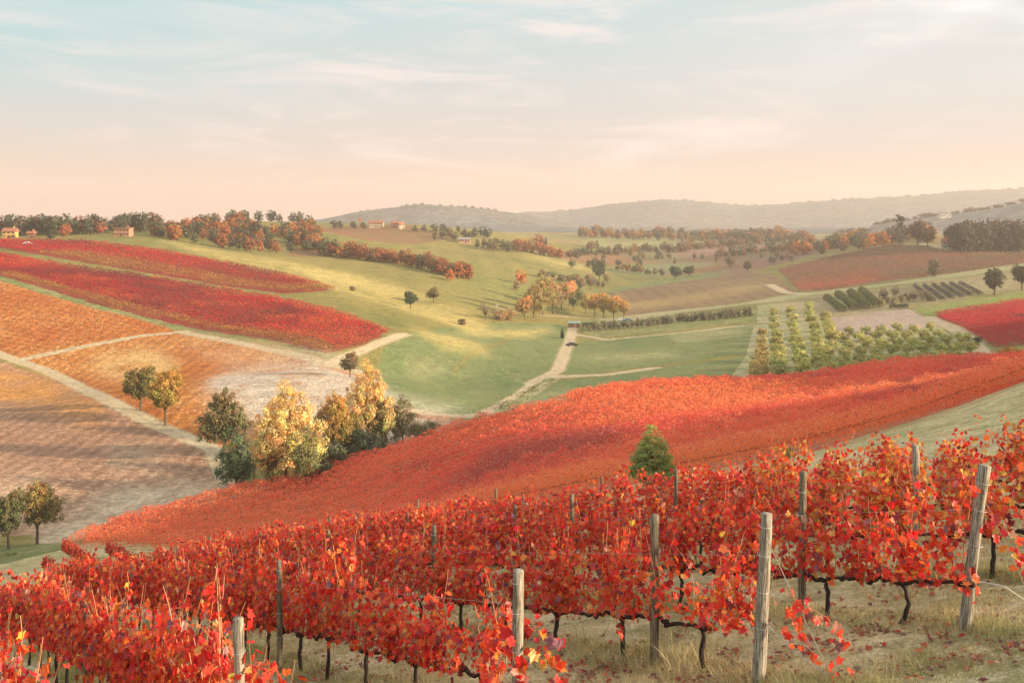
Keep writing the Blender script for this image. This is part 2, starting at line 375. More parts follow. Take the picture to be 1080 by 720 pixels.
# hill vineyards on the left
area('red_earth', [(-120,245),(0,268),(60,279),(130,289),(200,300),(280,313),(350,328),(412,351),(378,366),(342,373),(300,362),(200,345),(100,320),(0,291),(-120,262)], 250, name='lower')
area('red_earth', [(-60,252),(0,254),(90,255),(150,262),(220,274),(300,290),(356,306),(300,309),(230,300),(150,287),(60,271),(0,262),(-60,258)], 350, name='upper')
area('verge', [(-60,276),(0,291),(100,320),(200,345),(300,364),(340,374),(200,350),(100,325),(0,297),(-60,284)], 250)
# middle and right
area('brown_field', [(662,333),(735,326),(842,308),(812,288),(760,291),(700,300),(640,309)], 430)
area('rust_field', [(842,306),(870,306),(930,297),(1000,290),(1085,277),(1085,268),(1010,266),(975,261),(940,259),(890,268),(820,284)], 500, name='rust')
area('fallow', [(868,336),(950,324),(962,326),(988,343),(940,350),(882,357)], 280)
area('green_plot', [(960,326),(1085,306),(1085,316),(1000,326),(985,334)], 300)
area('red_earth', [(986,332),(1085,316),(1085,362),(1050,366),(1020,350)], 240, name='right')
area('orchard_ground', [(800,322),(860,318),(870,336),(882,357),(940,350),(988,343),(1040,378),(930,390),(860,404),(780,412),(795,375)], 200)
area('rust_field', [(340,240),(380,237),(430,238),(490,250),(440,258),(380,256),(340,250)], 700)
area('rust_field', [(310,262),(350,262),(350,270),(300,270)], 500)
area('rust_field', [(700,275),(810,262),(880,255),(880,262),(800,283),(720,290),(690,290)], 700)
area('crop_field', [(620,310),(700,294),(770,283),(760,291),(700,300),(640,309)], 600)
area('rust_field', [(560,262),(640,268),(690,275),(640,280),(600,275)], 800)
# tracks
line('dirt_track', [(-60,352),(0,374),(50,391),(110,420),(170,449),(226,473),(240,510)], 3.2, 140)
line('dirt_track', [(18,380),(60,371),(100,362),(150,353),(195,349)], 2.6, 200)
line('dirt_track', [(190,349),(250,362),(310,374),(345,385),(376,372),(400,362),(428,353)], 3.2, 200)
line('dirt_track', [(345,385),(380,392),(400,410)], 3, 200)
line('dirt_track', [(604,346),(600,362),(588,391),(560,404)], 3.6, 200)
line('dirt_track', [(560,404),(540,418),(512,434),(492,438),(470,437),(430,432)], 2.2, 150)
line('orchard_ground', [(590,396),(560,415),(540,428),(515,440)], 3.2, 150)
line('dirt_track', [(590,397),(640,396),(690,388)], 4.0, 200)
line('dirt_track', [(606,352),(640,358),(700,352),(793,342)], 2.2, 200)
line('orchard_ground', [(802,342),(800,352),(796,375),(782,398),(774,412)], 5, 200)
line('orchard_ground', [(240,524),(300,511),(350,497),(385,487),(430,470),(470,455)], 5, 120)
line('orchard_ground', [(655,337),(700,331),(750,325),(800,319),(850,311),(900,304),(960,297),(1020,288),(1085,279)], 24, 400)
line('dirt_track', [(812,300),(826,307),(850,310)], 5, 400)
line('dirt_track', [(980,334),(1010,348),(1042,374)], 5, 220)
line('dirt_track', [(974,257),(990,262),(1040,267),(1085,268)], 7, 500)
line('ground', [(478,392),(490,378),(507,370),(525,362),(545,350)], 1.6, 200)
line('dirt_track', [(570,333),(600,334),(660,336)], 3, 300)
# soft tints: pale clay, yellow stubble, worn earth, one painted band of sunlight
OV = np.zeros((nr, nc, 4), np.float32)
def blur(m, n):
    for _ in range(3):
        c_ = np.cumsum(np.pad(m, ((n+1, n), (0,0)), 'edge'), 0); m = (c_[2*n+1:] - c_[:-2*n-1])/(2*n+1)
        c_ = np.cumsum(np.pad(m, ((0,0), (n+1, n)), 'edge'), 1); m = (c_[:,2*n+1:] - c_[:,:-2*n-1])/(2*n+1)
    return m
def tint(poly, colr, alpha, soft=7, dmin=60, ns=10, P=None):
    P = rays(poly, dmin) if P is None else P
    m = blur(inpoly(GX.ravel(), GY.ravel(), P).reshape(nr, nc).astype(np.float32), soft)
    m = np.clip(m*(1 + .55*vnoise(GX, GY, ns, 41) + .35*vnoise(GX, GY, ns*.3, 42)) , 0, 1)*alpha
    a0 = OV[...,3]; a1 = m + a0*(1-m)
    for i in range(3): OV[...,i] = np.where(a1 > 1e-4, (colr[i]*m + OV[...,i]*a0*(1-m))/np.maximum(a1, 1e-4), OV[...,i])
    OV[...,3] = a1
tint([(225,398),(280,384),(335,380),(380,396),(420,425),(495,436),(470,452),(440,464),(380,484),(330,470),(260,440),(220,425)], (.60,.52,.42), .85, 9, 150)
tint([(240,515),(190,508),(120,518),(80,545),(30,562),(60,574),(130,558),(240,522)], (.62,.48,.33), .95, 5, 110)
tint([(-80,400),(0,392),(60,402),(120,428),(100,440),(0,424),(-80,424)], (.58,.27,.08), .9, 6, 170)  # low-sun orange painted onto the ploughed soil, ending at the shade line
tint([(90,380),(150,368),(190,378),(180,395),(120,400)], (.68,.46,.20), .7, 6, 200)
tint([(0,505),(40,500),(60,530),(20,545),(-40,530)], (.58,.42,.30), .6, 6, 110)
tint([(110,468),(160,470),(170,490),(120,488)], (.55,.42,.28), .6, 5, 110)
tint([(190,350),(300,370),(345,386),(260,388),(200,372)], (.60,.34,.18), .6, 6, 200)
# yellow bands of low sunlight painted over the green hillside
for q in ([(330,285),(420,300),(520,345),(500,352),(400,318),(330,300)], [(430,345),(500,360),(520,372),(470,366)], [(160,252),(280,272),(400,296),(380,300),(260,280)], [(540,268),(600,275),(640,288),(600,284)], [(460,352),(560,348),(590,345),(560,356)]):
    tint(q, (.50,.38,.14), .75, 4, 200, 16)
for q in ([(420,385),(470,380),(500,395),(440,398)], [(610,375),(700,370),(720,376),(640,384)], [(520,425),(600,410),(640,414),(560,430)], [(700,350),(780,345),(790,352),(720,362)]):
    tint(q, (.36,.32,.16), .6, 5, 190, 10)
line('orchard_ground', [(-60,352),(0,374),(50,391),(110,420),(170,449),(226,473)], .5, 140)
line('orchard_ground', [(604,346),(600,362),(588,391),(560,404)], .5, 200)
tint([(800,322),(860,312),(930,303),(1085,283),(1085,306),(960,326),(870,335)], (.34,.27,.165), .75, 5, 300, 20)
tint([(640,262),(800,250),(1000,250),(1000,258),(840,274),(700,285)], (.20,.16,.10), .6, 4, 600, 60)
tint([(430,330),(560,318),(600,300),(520,290),(470,300)], (.21,.21,.07), .5, 8, 250, 30)
tint([(650,322),(720,312),(800,298),(812,302),(740,318),(670,326)], (.34,.25,.11), .6, 2, 430, 30)
for q,cc in (([(610,252),(700,250),(760,254),(700,262),(620,262)],(.26,.26,.12)),([(690,262),(800,256),(820,262),(720,272)],(.30,.17,.13)),([(560,262),(640,266),(700,278),(620,276)],(.30,.17,.09)),([(640,285),(720,276),(760,278),(690,292)],(.22,.24,.12)),([(740,288),(820,268),(860,262),(850,270),(780,292)],(.22,.12,.11))):
    tint(q, cc, .8, 2, 500, 40)
for P, wd in TR:                       # worn edges of the tracks
    fx, fy = GX.ravel(), GY.ravel(); m = 14
    bb = np.nonzero((fx > P[:,0].min()-m) & (fx < P[:,0].max()+m) & (fy > P[:,1].min()-m) & (fy < P[:,1].max()+m))[0]
    xs, ys = fx[bb], fy[bb]; d = np.full(xs.shape, 1e9)
    for i in range(len(P)-1):
        a, b = P[i,:2], P[i+1,:2]; ab = b-a; t = np.clip(((xs-a[0])*ab[0]+(ys-a[1])*ab[1])/max(ab@ab, 1e-9), 0, 1)
        d = np.minimum(d, np.hypot(xs-a[0]-t*ab[0], ys-a[1]-t*ab[1]))
    al = (1-sstep(d, wd*.30, wd*.85))*.9*(.85+.3*vnoise(xs, ys, 6, 43)); al = np.clip(al, 0, 1); ov = OV.reshape(-1, 4)
    a0 = ov[bb,3]; a1 = al + a0*(1-al); cc = np.array((.50,.39,.25))
    ov[bb,:3] = np.where(a1[:,None] > 1e-4, (cc*al[:,None] + ov[bb,:3]*(a0*(1-al))[:,None])/np.maximum(a1, 1e-4)[:,None], ov[bb,:3]); ov[bb,3] = a1
idx = (np.arange(nr-1)[:,None]*nc + np.arange(nc-1)).ravel()
quads = np.stack([idx, idx+1, idx+1+nc, idx+nc], 1)[:, ::-1]
GV = np.stack([GX.ravel(), GY.ravel(), GZ.ravel()], 1)
for k, key in enumerate(KEYS):
    q = quads[cls == k]
    if not len(q): continue
    uq, inv = np.unique(q, return_inverse=True)
    me_ = mesh(key, GV[uq], inv.reshape(-1, 4), GM[key], smooth=True)
    at = me_.attributes.new('over', 'FLOAT_COLOR', 'POINT'); at.data.foreach_set('color', OV.reshape(-1, 4)[uq].ravel())
    o = obj(key, me_); o['kind'] = 'structure'
del GA, quads
# ------------------------------------------------------------------ haze
HZ = bpy.data.materials.new('haze'); HZ.use_nodes = True; nt = HZ.node_tree; nt.nodes.clear()
o_ = nt.nodes.new('ShaderNodeOutputMaterial'); pv = nt.nodes.new('ShaderNodeVolumePrincipled'); nt.links.new(pv.outputs[0], o_.inputs['Volume'])
pv.inputs['Density'].default_value = HAZE = 1.9e-4; pv.inputs['Color'].default_value = (1.0, .88, .82, 1); pv.inputs['Anisotropy'].default_value = 0.2
bx = [(x, y, z) for x in (-4950, 4950) for y in (-4950, 4950) for z in (-70, 190)]
ho = obj('haze', mesh('haze', bx, np.array([(0,1,3,2),(4,6,7,5),(0,4,5,1),(2,3,7,6),(0,2,6,4),(1,5,7,3)]), HZ)); ho['kind'] = 'stuff'
print('ground done', round(time.time()-T0, 1))
# ------------------------------------------------------------------ plant materials and builders
def leafmat(name, trans=.35, objcol=True, rough=.6, mottle=False):
    m = bpy.data.materials.new(name); m.use_nodes = True; nt = m.node_tree; nt.nodes.clear()
    o = nt.nodes.new('ShaderNodeOutputMaterial')
    a = nt.nodes.new('ShaderNodeAttribute'); a.attribute_name = 'col'; c = a.outputs['Color']
    if objcol:
        oi = nt.nodes.new('ShaderNodeObjectInfo'); c = rgbmix(nt, c, oi.outputs['Color'], 1.0, 'MULTIPLY')
    if mottle:
        tcn = nt.nodes.new('ShaderNodeTexCoord'); nn = noise(nt, tcn.outputs['Object'], 38, 4, .7)
        c = rgbmix(nt, c, (.30,.06,.03), mth(nt, 'MULTIPLY', mrange(nt, nn, .52, .66), .55)); c = rgbmix(nt, c, (.86,.36,.08), mth(nt, 'MULTIPLY', mrange(nt, nn, .42, .30), .5))
    d = nt.nodes.new('ShaderNodeBsdfDiffuse'); t = nt.nodes.new('ShaderNodeBsdfTranslucent'); g = nt.nodes.new('ShaderNodeBsdfGlossy')
    g.inputs['Roughness'].default_value = rough; g.inputs['Color'].default_value = (1,1,1,1)
    for n in (d, t): nt.links.new(c, n.inputs['Color'])
    m1 = nt.nodes.new('ShaderNodeMixShader'); m1.inputs[0].default_value = trans
    nt.links.new(d.outputs[0], m1.inputs[1]); nt.links.new(t.outputs[0], m1.inputs[2])
    m2 = nt.nodes.new('ShaderNodeMixShader'); m2.inputs[0].default_value = .03
    nt.links.new(m1.outputs[0], m2.inputs[1]); nt.links.new(g.outputs[0], m2.inputs[2])
    nt.links.new(m2.outputs[0], o.inputs[0]); return m
M_TREE = leafmat('tree_leaf', .3); M_VINE = leafmat('vine_leaf', .45, False, .45, True); M_ROW = leafmat('row_leaf', .5, False)
def barkmat(name, A, B, sc_=20, dist=.01, stretch=.15):
    m, nt, b = newmat(name, .92, .1)
    tcn = nt.nodes.new('ShaderNodeTexCoord'); v = mapping(nt, tcn.outputs['Object'], (1, 1, stretch))
    n = noise(nt, v, sc_, 6, .7); nt.links.new(rgbmix(nt, A, B, mrange(nt, n, .35, .65)), b.inputs['Base Color'])
    bump(nt, b, n, dist); return m
M_BARK = barkmat('tree_bark', (.10,.075,.05), (.20,.16,.12), 6, .05)
M_VBARK = barkmat('vine_bark', (.022,.018,.016), (.075,.055,.045), 45, .012, .3)
M_CANE = barkmat('cane', (.45,.20,.10), (.58,.36,.20), 30, .001)
def weathered(name, dark, light):
    m, nt, b = newmat(name, .9, .08)
    tcn = nt.nodes.new('ShaderNodeTexCoord'); P = tcn.outputs['Object']
    g = noise(nt, mapping(nt, P, (14, 14, .55)), 6, 6, .7, .4)
    c = rgbmix(nt, dark, light, mrange(nt, g, .40, .60))
    lich = mrange(nt, noise(nt, P, 16, 4, .6), .58, .68)
    c = rgbmix(nt, c, (.33,.34,.25), mth(nt, 'MULTIPLY', lich, .55))
    crack = mrange(nt, noise(nt, mapping(nt, P, (30, 30, .6)), 5, 3, .6), .60, .66)
    c = rgbmix(nt, c, (.05,.04,.035), mth(nt, 'MULTIPLY', crack, 1.0))
    nt.links.new(c, b.inputs['Base Color'])
    bump(nt, b, mth(nt, 'SUBTRACT', g, mth(nt, 'MULTIPLY', crack, .6)), .006); return m
M_POST = weathered('weathered_post', (.13,.105,.075), (.50,.45,.37))
M_POST2 = weathered('old_post', (.07,.058,.045), (.32,.26,.18))
M_WIRE, _, _wb = newmat('wire', .4, .5); _wb.inputs['Base Color'].default_value = (.55,.53,.50,1); _wb.inputs['Metallic'].default_value = .6
def tube(P, rad, ns=6, cap=True):
    P = np.asarray(P, float); n = len(P); rad = np.broadcast_to(rad, (n,))
    T = np.gradient(P, axis=0); T /= np.linalg.norm(T, axis=1)[:,None] + 1e-9
    up = np.array([0,0,1.]) if abs(T[0,2]) < .9 else np.array([1.,0,0])
    V = []
    for i in range(n):
        s = np.cross(T[i], up); s /= np.linalg.norm(s)+1e-9; q = np.cross(s, T[i]); up = q
        th = np.arange(ns)/ns*2*pi
        V.append(P[i] + rad[i]*(np.cos(th)[:,None]*s + np.sin(th)[:,None]*q))
    V = np.concatenate(V); i = np.arange(n-1)[:,None]*ns; j = np.arange(ns)
    Q = np.stack([i+j, i+(j+1)%ns, i+ns+(j+1)%ns, i+ns+j], -1).reshape(-1, 4)
    if cap:
        V = np.concatenate([V, P[:1], P[-1:]]); a, b = n*ns, n*ns+1
        return V, Q, np.concatenate([np.stack([np.full(ns, a), (j+1)%ns, j], 1), np.stack([np.full(ns, b), (n-1)*ns+j, (n-1)*ns+(j+1)%ns], 1)])
    return V, Q, np.zeros((0,3), int)
def join(parts):
    V, Q, T, o = [], [], [], 0
    for v, q, t in parts:
        V.append(v); Q.append(q+o); T.append(t+o); o += len(v)
    return np.concatenate(V), [np.concatenate(Q), np.concatenate(T)]
def frames(n, rng, nrm=None, spread=1.0):
    """random orthonormal frames; nrm biases the normals"""
    N_ = rng.normal(size=(n,3)); N_ /= np.linalg.norm(N_, axis=1)[:,None]
    if nrm is not None: N_ = N_*spread + nrm; N_ /= np.linalg.norm(N_, axis=1)[:,None]
    A = rng.normal(size=(n,3)); A -= (A*N_).sum(1)[:,None]*N_; A /= np.linalg.norm(A, axis=1)[:,None]
    return N_, A, np.cross(N_, A)
def quads_at(P, size, rng, nrm=None, spread=1.0, asp=.75):
    n = len(P); N_, A, B = frames(n, rng, nrm, spread); s = np.broadcast_to(size, (n,))[:,None]*rng.uniform(.65, 1.3, (n,1))
    A = A*s*.5; B = B*s*.5*asp
    V = np.stack([P-A, P-B*1.0+A*.1, P+A, P+B+A*.1], 1).reshape(-1, 3)
    return V, np.arange(n*4).reshape(-1, 4)
# ---- trees
def crown(rng, blobs, ncl, per, leaf, crad=.085, hue=None, topwarm=0, flat=.8):
    bl = np.array(blobs, float)  # cx, cy, cz, rx, rz
    wgt = bl[:,3]**2*bl[:,4]; k = rng.choice(len(bl), ncl, p=wgt/wgt.sum()); b = bl[k]
    d = rng.normal(size=(ncl,3)); d /= np.linalg.norm(d, axis=1)[:,None]; d *= rng.uniform(.35, 1.0, (ncl,1))**.6
    Cc = b[:,:3] + d*np.stack([b[:,3], b[:,3], b[:,4]], 1)
    cr = crad*rng.uniform(.6, 1.35, ncl)
    m = rng.poisson(per, ncl).clip(3); ci = np.repeat(np.arange(ncl), m); n = len(ci)
    off = rng.normal(size=(n,3)); off /= np.linalg.norm(off, axis=1)[:,None]; off *= rng.uniform(.1, 1, (n,1))**.5
    P = Cc[ci] + off*cr[ci,None]*np.array([1, 1, flat])
    out = P - np.array([0,0,.55]); out /= np.linalg.norm(out, axis=1)[:,None]+1e-6
    V, Q = quads_at(P, leaf, rng, off*.6 + out*.5 + np.array([0,0,.3]), .8)
    cb = rng.uniform(.72, 1.25, (ncl,1))*(1 + rng.normal(0, .10, (ncl,3))*np.array([1.2,.8,.6]))
    col = cb[ci]*rng.uniform(.8, 1.2, (n,1))
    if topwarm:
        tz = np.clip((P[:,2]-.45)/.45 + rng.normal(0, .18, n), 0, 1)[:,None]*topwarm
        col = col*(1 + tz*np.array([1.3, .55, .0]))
    return V, Q, col, Cc
def treeproto(seed, blobs, ncl, per, leaf, th=.3, tr=.022, crad=.085, topwarm=0, limbs=10, lean=0):
    rg = np.random.default_rng(seed)
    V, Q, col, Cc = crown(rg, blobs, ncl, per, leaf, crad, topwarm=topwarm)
    z = np.linspace(-.03, th, 6); w_ = rg.normal(0, .006, (6,2)).cumsum(0)
    tp = np.stack([w_[:,0]+lean*z, w_[:,1], z], 1); parts = [tube(tp, np.linspace(tr*1.25, tr*.8, 6), 8)]
    for c in Cc[rg.choice(len(Cc), min(limbs, len(Cc)), replace=False)]:
        s = tp[-1] if rg.random() < .6 else tp[-2]
        mid = s + (c-s)*.5 + np.array([0,0,.02]) + rg.normal(0, .015, 3)
        parts.append(tube([s, s+(mid-s)*.5+rg.normal(0,.006,3), mid, mid+(c-mid)*.6+rg.normal(0,.01,3), c], [tr*.6, tr*.45, tr*.32, tr*.2, tr*.08], 5))
    tv, tf = join(parts)
    return mesh('trunk', tv, tf, M_BARK, True), mesh('crown', V, Q, M_TREE, col=col)
TP = {}
# large ones, near enough to show limbs and leaf clumps
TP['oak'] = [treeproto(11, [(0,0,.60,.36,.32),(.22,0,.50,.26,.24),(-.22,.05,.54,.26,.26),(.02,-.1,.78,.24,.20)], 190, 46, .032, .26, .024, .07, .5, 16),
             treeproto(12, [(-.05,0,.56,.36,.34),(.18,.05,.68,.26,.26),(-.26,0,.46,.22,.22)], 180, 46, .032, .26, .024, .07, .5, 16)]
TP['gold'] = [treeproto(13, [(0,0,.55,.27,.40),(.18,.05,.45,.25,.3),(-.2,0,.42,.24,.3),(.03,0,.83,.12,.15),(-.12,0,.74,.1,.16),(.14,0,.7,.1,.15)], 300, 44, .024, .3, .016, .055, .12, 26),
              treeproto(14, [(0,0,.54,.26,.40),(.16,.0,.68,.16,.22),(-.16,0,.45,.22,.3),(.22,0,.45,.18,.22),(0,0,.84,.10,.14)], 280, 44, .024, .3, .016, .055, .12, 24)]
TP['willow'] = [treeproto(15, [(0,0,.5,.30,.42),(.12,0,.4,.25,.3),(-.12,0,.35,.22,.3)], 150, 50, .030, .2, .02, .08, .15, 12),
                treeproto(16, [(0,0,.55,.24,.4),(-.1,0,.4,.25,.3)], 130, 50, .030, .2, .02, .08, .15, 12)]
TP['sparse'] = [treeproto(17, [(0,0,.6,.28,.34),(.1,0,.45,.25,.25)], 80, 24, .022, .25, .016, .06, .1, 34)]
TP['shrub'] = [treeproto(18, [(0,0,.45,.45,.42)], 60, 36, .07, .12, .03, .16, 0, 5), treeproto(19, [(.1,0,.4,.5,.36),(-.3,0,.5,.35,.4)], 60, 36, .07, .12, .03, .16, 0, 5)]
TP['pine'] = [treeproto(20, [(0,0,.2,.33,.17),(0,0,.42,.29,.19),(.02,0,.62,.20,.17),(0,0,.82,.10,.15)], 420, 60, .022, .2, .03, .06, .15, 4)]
# distant ones
for i in range(4):
    TP.setdefault('far', []).append(treeproto(30+i, [(0,0,.52,.44-.03*i,.42),((-1)**i*.2,0,.36,.32,.3)], 44, 24, .085, .12, .03, .13, .0, 3))
for i in range(2):
    TP.setdefault('fartall', []).append(treeproto(40+i, [(0,0,.52,.24,.46),(.05,0,.32,.26,.26)], 40, 24, .075, .1, .025, .10, 0, 2))
TP['spruce'] = [treeproto(44, [(0,0,.22,.26,.14),(0,0,.45,.19,.14),(0,0,.66,.12,.14),(0,0,.86,.05,.13)], 50, 24, .06, .2, .03, .08, 0, 2)]
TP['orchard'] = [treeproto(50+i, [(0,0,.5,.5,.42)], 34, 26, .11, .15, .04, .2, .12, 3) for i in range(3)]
GOLD=(.62,.34,.085); OLIVE=(.15,.145,.04); DKGRN=(.045,.075,.035); GREEN=(.09,.12,.04); RUST=(.34,.115,.04); ORANGE=(.60,.19,.045); GREYB=(.24,.19,.13); YELL=(.55,.38,.09); TEAL=(.05,.085,.05); REDT=(.45,.08,.04); TAN=(.40,.26,.13)
def tree(u, v, hpx, kind, color, label=None, group=None, name='autumn_tree', cat='tree', wid=1.0, dmin=60, dmax=5200, D=None, sink=.0):
    p = ray(u, v, dmin, dmax) if D is None else np.array([(u-U0)/F*D, D, hz((u-U0)/F*D, D)])
    if p is None: print('no ground for tree', u, v); return None
    h = hpx/F*p[1]
    tm, cm = TP[kind][random.randrange(len(TP[kind]))]
    e = empty(name, (p[0], p[1], p[2]-sink*h), random.uniform(0, 6.28), (h*wid*random.uniform(.93,1.07), h*wid*random.uniform(.93,1.07), h))
    tag(e, label, cat, group)
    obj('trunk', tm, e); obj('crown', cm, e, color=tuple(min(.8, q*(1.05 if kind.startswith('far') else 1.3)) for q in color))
    return e
def jit(c, s=.18): 
    k = random.uniform(1-s, 1+s); return tuple(max(.01, x*k*random.uniform(1-s*.4, 1+s*.4)) for x in c)
# ---- whole vine rows seen from afar
def vine_row(P, dens, leaf, pal, z0=.45, z1=1.85, half=.32, rg=rng, density_fn=None, name='vine_row'):
    """P: ground points along the row; pal(x,y,rnd)->rgb"""
    seg = np.diff(P, axis=0); ln = np.linalg.norm(seg[:,:2], axis=1); n = max(8, int(ln.sum()*dens))
    t = rg.uniform(0, ln.sum(), n); cum = np.concatenate([[0], np.cumsum(ln)]); k = np.clip(np.searchsorted(cum, t)-1, 0, len(ln)-1)
    f = ((t-cum[k])/ln[k])[:,None]; Q0 = P[k] + seg[k]*f
    dirn = seg[k]/ln[k,None]; side = np.stack([dirn[:,1], -dirn[:,0]], 1)
    bumpy = .82 + .30*vnoise(Q0[:,0], Q0[:,1], 1.1, 31) + .15*vnoise(Q0[:,0], Q0[:,1], .35, 32)
    hgt = z0 + (z1-z0)*rg.uniform(0, 1, n)**.75*np.clip(bumpy, .45, 1.25)
    off = rg.normal(0, half*.55, n)
    X = Q0[:,0]+side[:,0]*off; Y = Q0[:,1]+side[:,1]*off; Z = Q0[:,2]+hgt
    PP = np.stack([X, Y, Z], 1)
    if density_fn is not None:
        keep = rg.random(n) < density_fn(X, Y); PP = PP[keep]
        if len(PP) < 3: return None
    col = pal(PP[:,0], PP[:,1], rg)
    Vq, Qq = quads_at(PP, leaf, rg, np.array([.1,-.4,.9]), .8)
    cz = P + np.array([0,0,.75]); tv, tq, tt_ = tube(cz, .012, 4, False); m_ = 0
    Vq = np.concatenate([Vq, tv]); Qq = np.concatenate([Qq, tq + len(Vq) - len(tv)]); col = np.concatenate([col, np.tile((.38,.12,.07), (len(tq), 1))])
    return obj(name, mesh(name, Vq, Qq, M_ROW, col=col))
print('protos', round(time.time()-T0, 1))
# ------------------------------------------------------------------ vineyards seen as rows
def mix(a, b, t): t = np.clip(t, 0, 1)[:,None]; return np.array(a)*(1-t) + np.array(b)*t
def fb(x, y, s, seed): return vnoise(x, y, s, seed) + .5*vnoise(x, y, s*.45, seed+1) + .25*vnoise(x, y, s*.2, seed+2)
def pal_big(x, y, rg):
    n = fb(x, y*1.6, 26, 51); m = fb(x, y, 7, 55)
    c = mix((.92,.13,.075), (.95,.27,.09), n*.8+.35)                   # scarlet to orange
    q = np.clip(-n*.75+m*.45-.15+np.clip((x-20)/60, 0, .4)*(y < 120), 0, .75)[:,None]; c = c*(1-q) + np.array((.44,.07,.07))*q
    r = rg.random(len(x)); c[r < .05] = (.50,.08,.07); c[r > .95] = (.85,.34,.10); c[(r > .10) & (r < .15)] = (.62,.34,.24)
    return c*rg.uniform(.85, 1.12, (len(x),1))
def clip_rows(poly, direction, spacing, step=3.0, offset=0.0, minlen=4):
    """parallel rows cut by a ground outline (world xy)"""
    d = np.array(direction, float); d /= np.hypot(*d); nn = np.array([-d[1], d[0]])
    s = poly[:,:2] @ nn; t = poly[:,:2] @ d; rows = []
    for q in np.arange(s.min()+offset, s.max(), spacing):
        tt = np.arange(t.min(), t.max(), .75); X = tt*d[0]+q*nn[0]; Y = tt*d[1]+q*nn[1]
        ins = inpoly(X, Y, poly)
        if not ins.any(): continue
        e = np.diff(np.concatenate([[0], ins.astype(int), [0]])); a, b = np.nonzero(e == 1)[0], np.nonzero(e == -1)[0]-1
        for i, j in zip(a, b):
            if tt[j]-tt[i] < minlen: continue
            m = max(2, int((tt[j]-tt[i])/step)); tq = np.linspace(tt[i], tt[j], m); x, y = tq*d[0]+q*nn[0], tq*d[1]+q*nn[1]
            rows.append(np.stack([x, y, H(x, y)], 1))
    return rows
# the large slope below the foreground vines
LB = 'long row of scarlet and orange vines in the big red slope below the hill vineyard'
k = 0
for P in clip_rows(bigpoly, (.985,.10), 2.5):
    D = P[:,1].mean(); dens = 300 if D < 75 else 190 if D < 110 else 140
    o = vine_row(P, dens, .105 if D < 75 else .14 if D < 110 else .18, pal_big, .30, 1.8, .5)
    tag(o, LB, 'vine row', 'rows of the big red vineyard slope'); k += 1
print('big rows', k, round(time.time()-T0, 1))
# left hill
def pal_hill(x, y, rg):
    n = fb(x, y, 42, 61); m = fb(x, y, 12, 66)
    c = mix((.74,.008,.015), (.30,.006,.02), n*.9+.1); o = np.clip(m*.9-.25+np.clip((x+120)/60, 0, 1)*.6, 0, 1)[:,None]
    c = c*(1-o) + np.array((.82,.12,.025))*o
    c *= rg.uniform(.6, 1.35, (len(x),1)); r = rg.random(len(x)); c[r < .2] = (.10,.03,.02); return c
def pal_yel(x, y, rg):
    c = mix((.55,.27,.05), (.50,.15,.03), fb(x, y, 8, 71)+.2)*rg.uniform(.7, 1.25, (len(x),1)); r = rg.random(len(x)); c[r < .15] = (.13,.10,.03); return c
def dirpx(a, b, dmin=200):
    p, q = ray(*a, dmin), ray(*b, dmin); return (q-p)[:2]
lo, up = WP['lower'][:,:2], WP['upper'][:,:2]
Ln = rays([(0,291),(100,320),(200,345),(300,362),(342,373)], 250, close=False)
def dist_line(x, y, Pl):
    d = np.full(x.shape, 1e9)
    for i in range(len(Pl)-1):
        a, b = Pl[i,:2], Pl[i+1,:2]; ab = b-a; t = np.clip(((x-a[0])*ab[0]+(y-a[1])*ab[1])/(ab@ab), 0, 1)
        d = np.minimum(d, np.hypot(x-a[0]-t*ab[0], y-a[1]-t*ab[1]))
    return d
def pal_low(x, y, rg):
    d = dist_line(x, y, Ln)/7.0 + rg.normal(0, .12, len(x)); return np.where((d < 1)[:,None], pal_yel(x, y, rg), pal_hill(x, y, rg))
Lu = rays([(60,271),(150,287),(230,300),(300,309),(356,306)], 350, close=False)
def pal_up(x, y, rg):
    d = dist_line(x, y, Lu)/17.0 + rg.normal(0, .15, len(x)); return np.where((d < 1)[:,None], pal_yel(x, y, rg), pal_hill(x, y, rg))
k = 0
for P in clip_rows(lo, dirpx((0,291),(342,373)), 2.8, 6):
    o = vine_row(P, 26, .36, pal_low, .35, 1.9, .45); k += 1
    if o: tag(o, 'crimson vine row in the lower dark red vineyard on the left hillside', 'vine row', 'rows of the lower hillside vineyard')
for P in clip_rows(up, dirpx((60,271),(230,300)), 3.0, 6):
    o = vine_row(P, 18, .42, pal_up, .35, 1.9, .5); k += 1
    if o: tag(o, 'crimson vine row in the upper dark red vineyard under the left skyline', 'vine row', 'rows of the upper hillside vineyard')
rt = WP['right'][:,:2]
def pal_rt(x, y, rg):
    n = fb(x, y, 22, 81); c = mix((.62,.02,.03), (.32,.03,.04), n+.1); return c*rg.uniform(.6, 1.3, (len(x),1))
for P in clip_rows(rt, dirpx((986,334),(1080,322)), 2.8, 5):
    o = vine_row(P, 26, .34, pal_rt, .35, 1.8, .45); k += 1
    if o: tag(o, 'dark red vine row in the vineyard at the right edge beyond the orchard', 'vine row', 'rows of the right-hand red vineyard')
print('hill rows', k, round(time.time()-T0, 1))
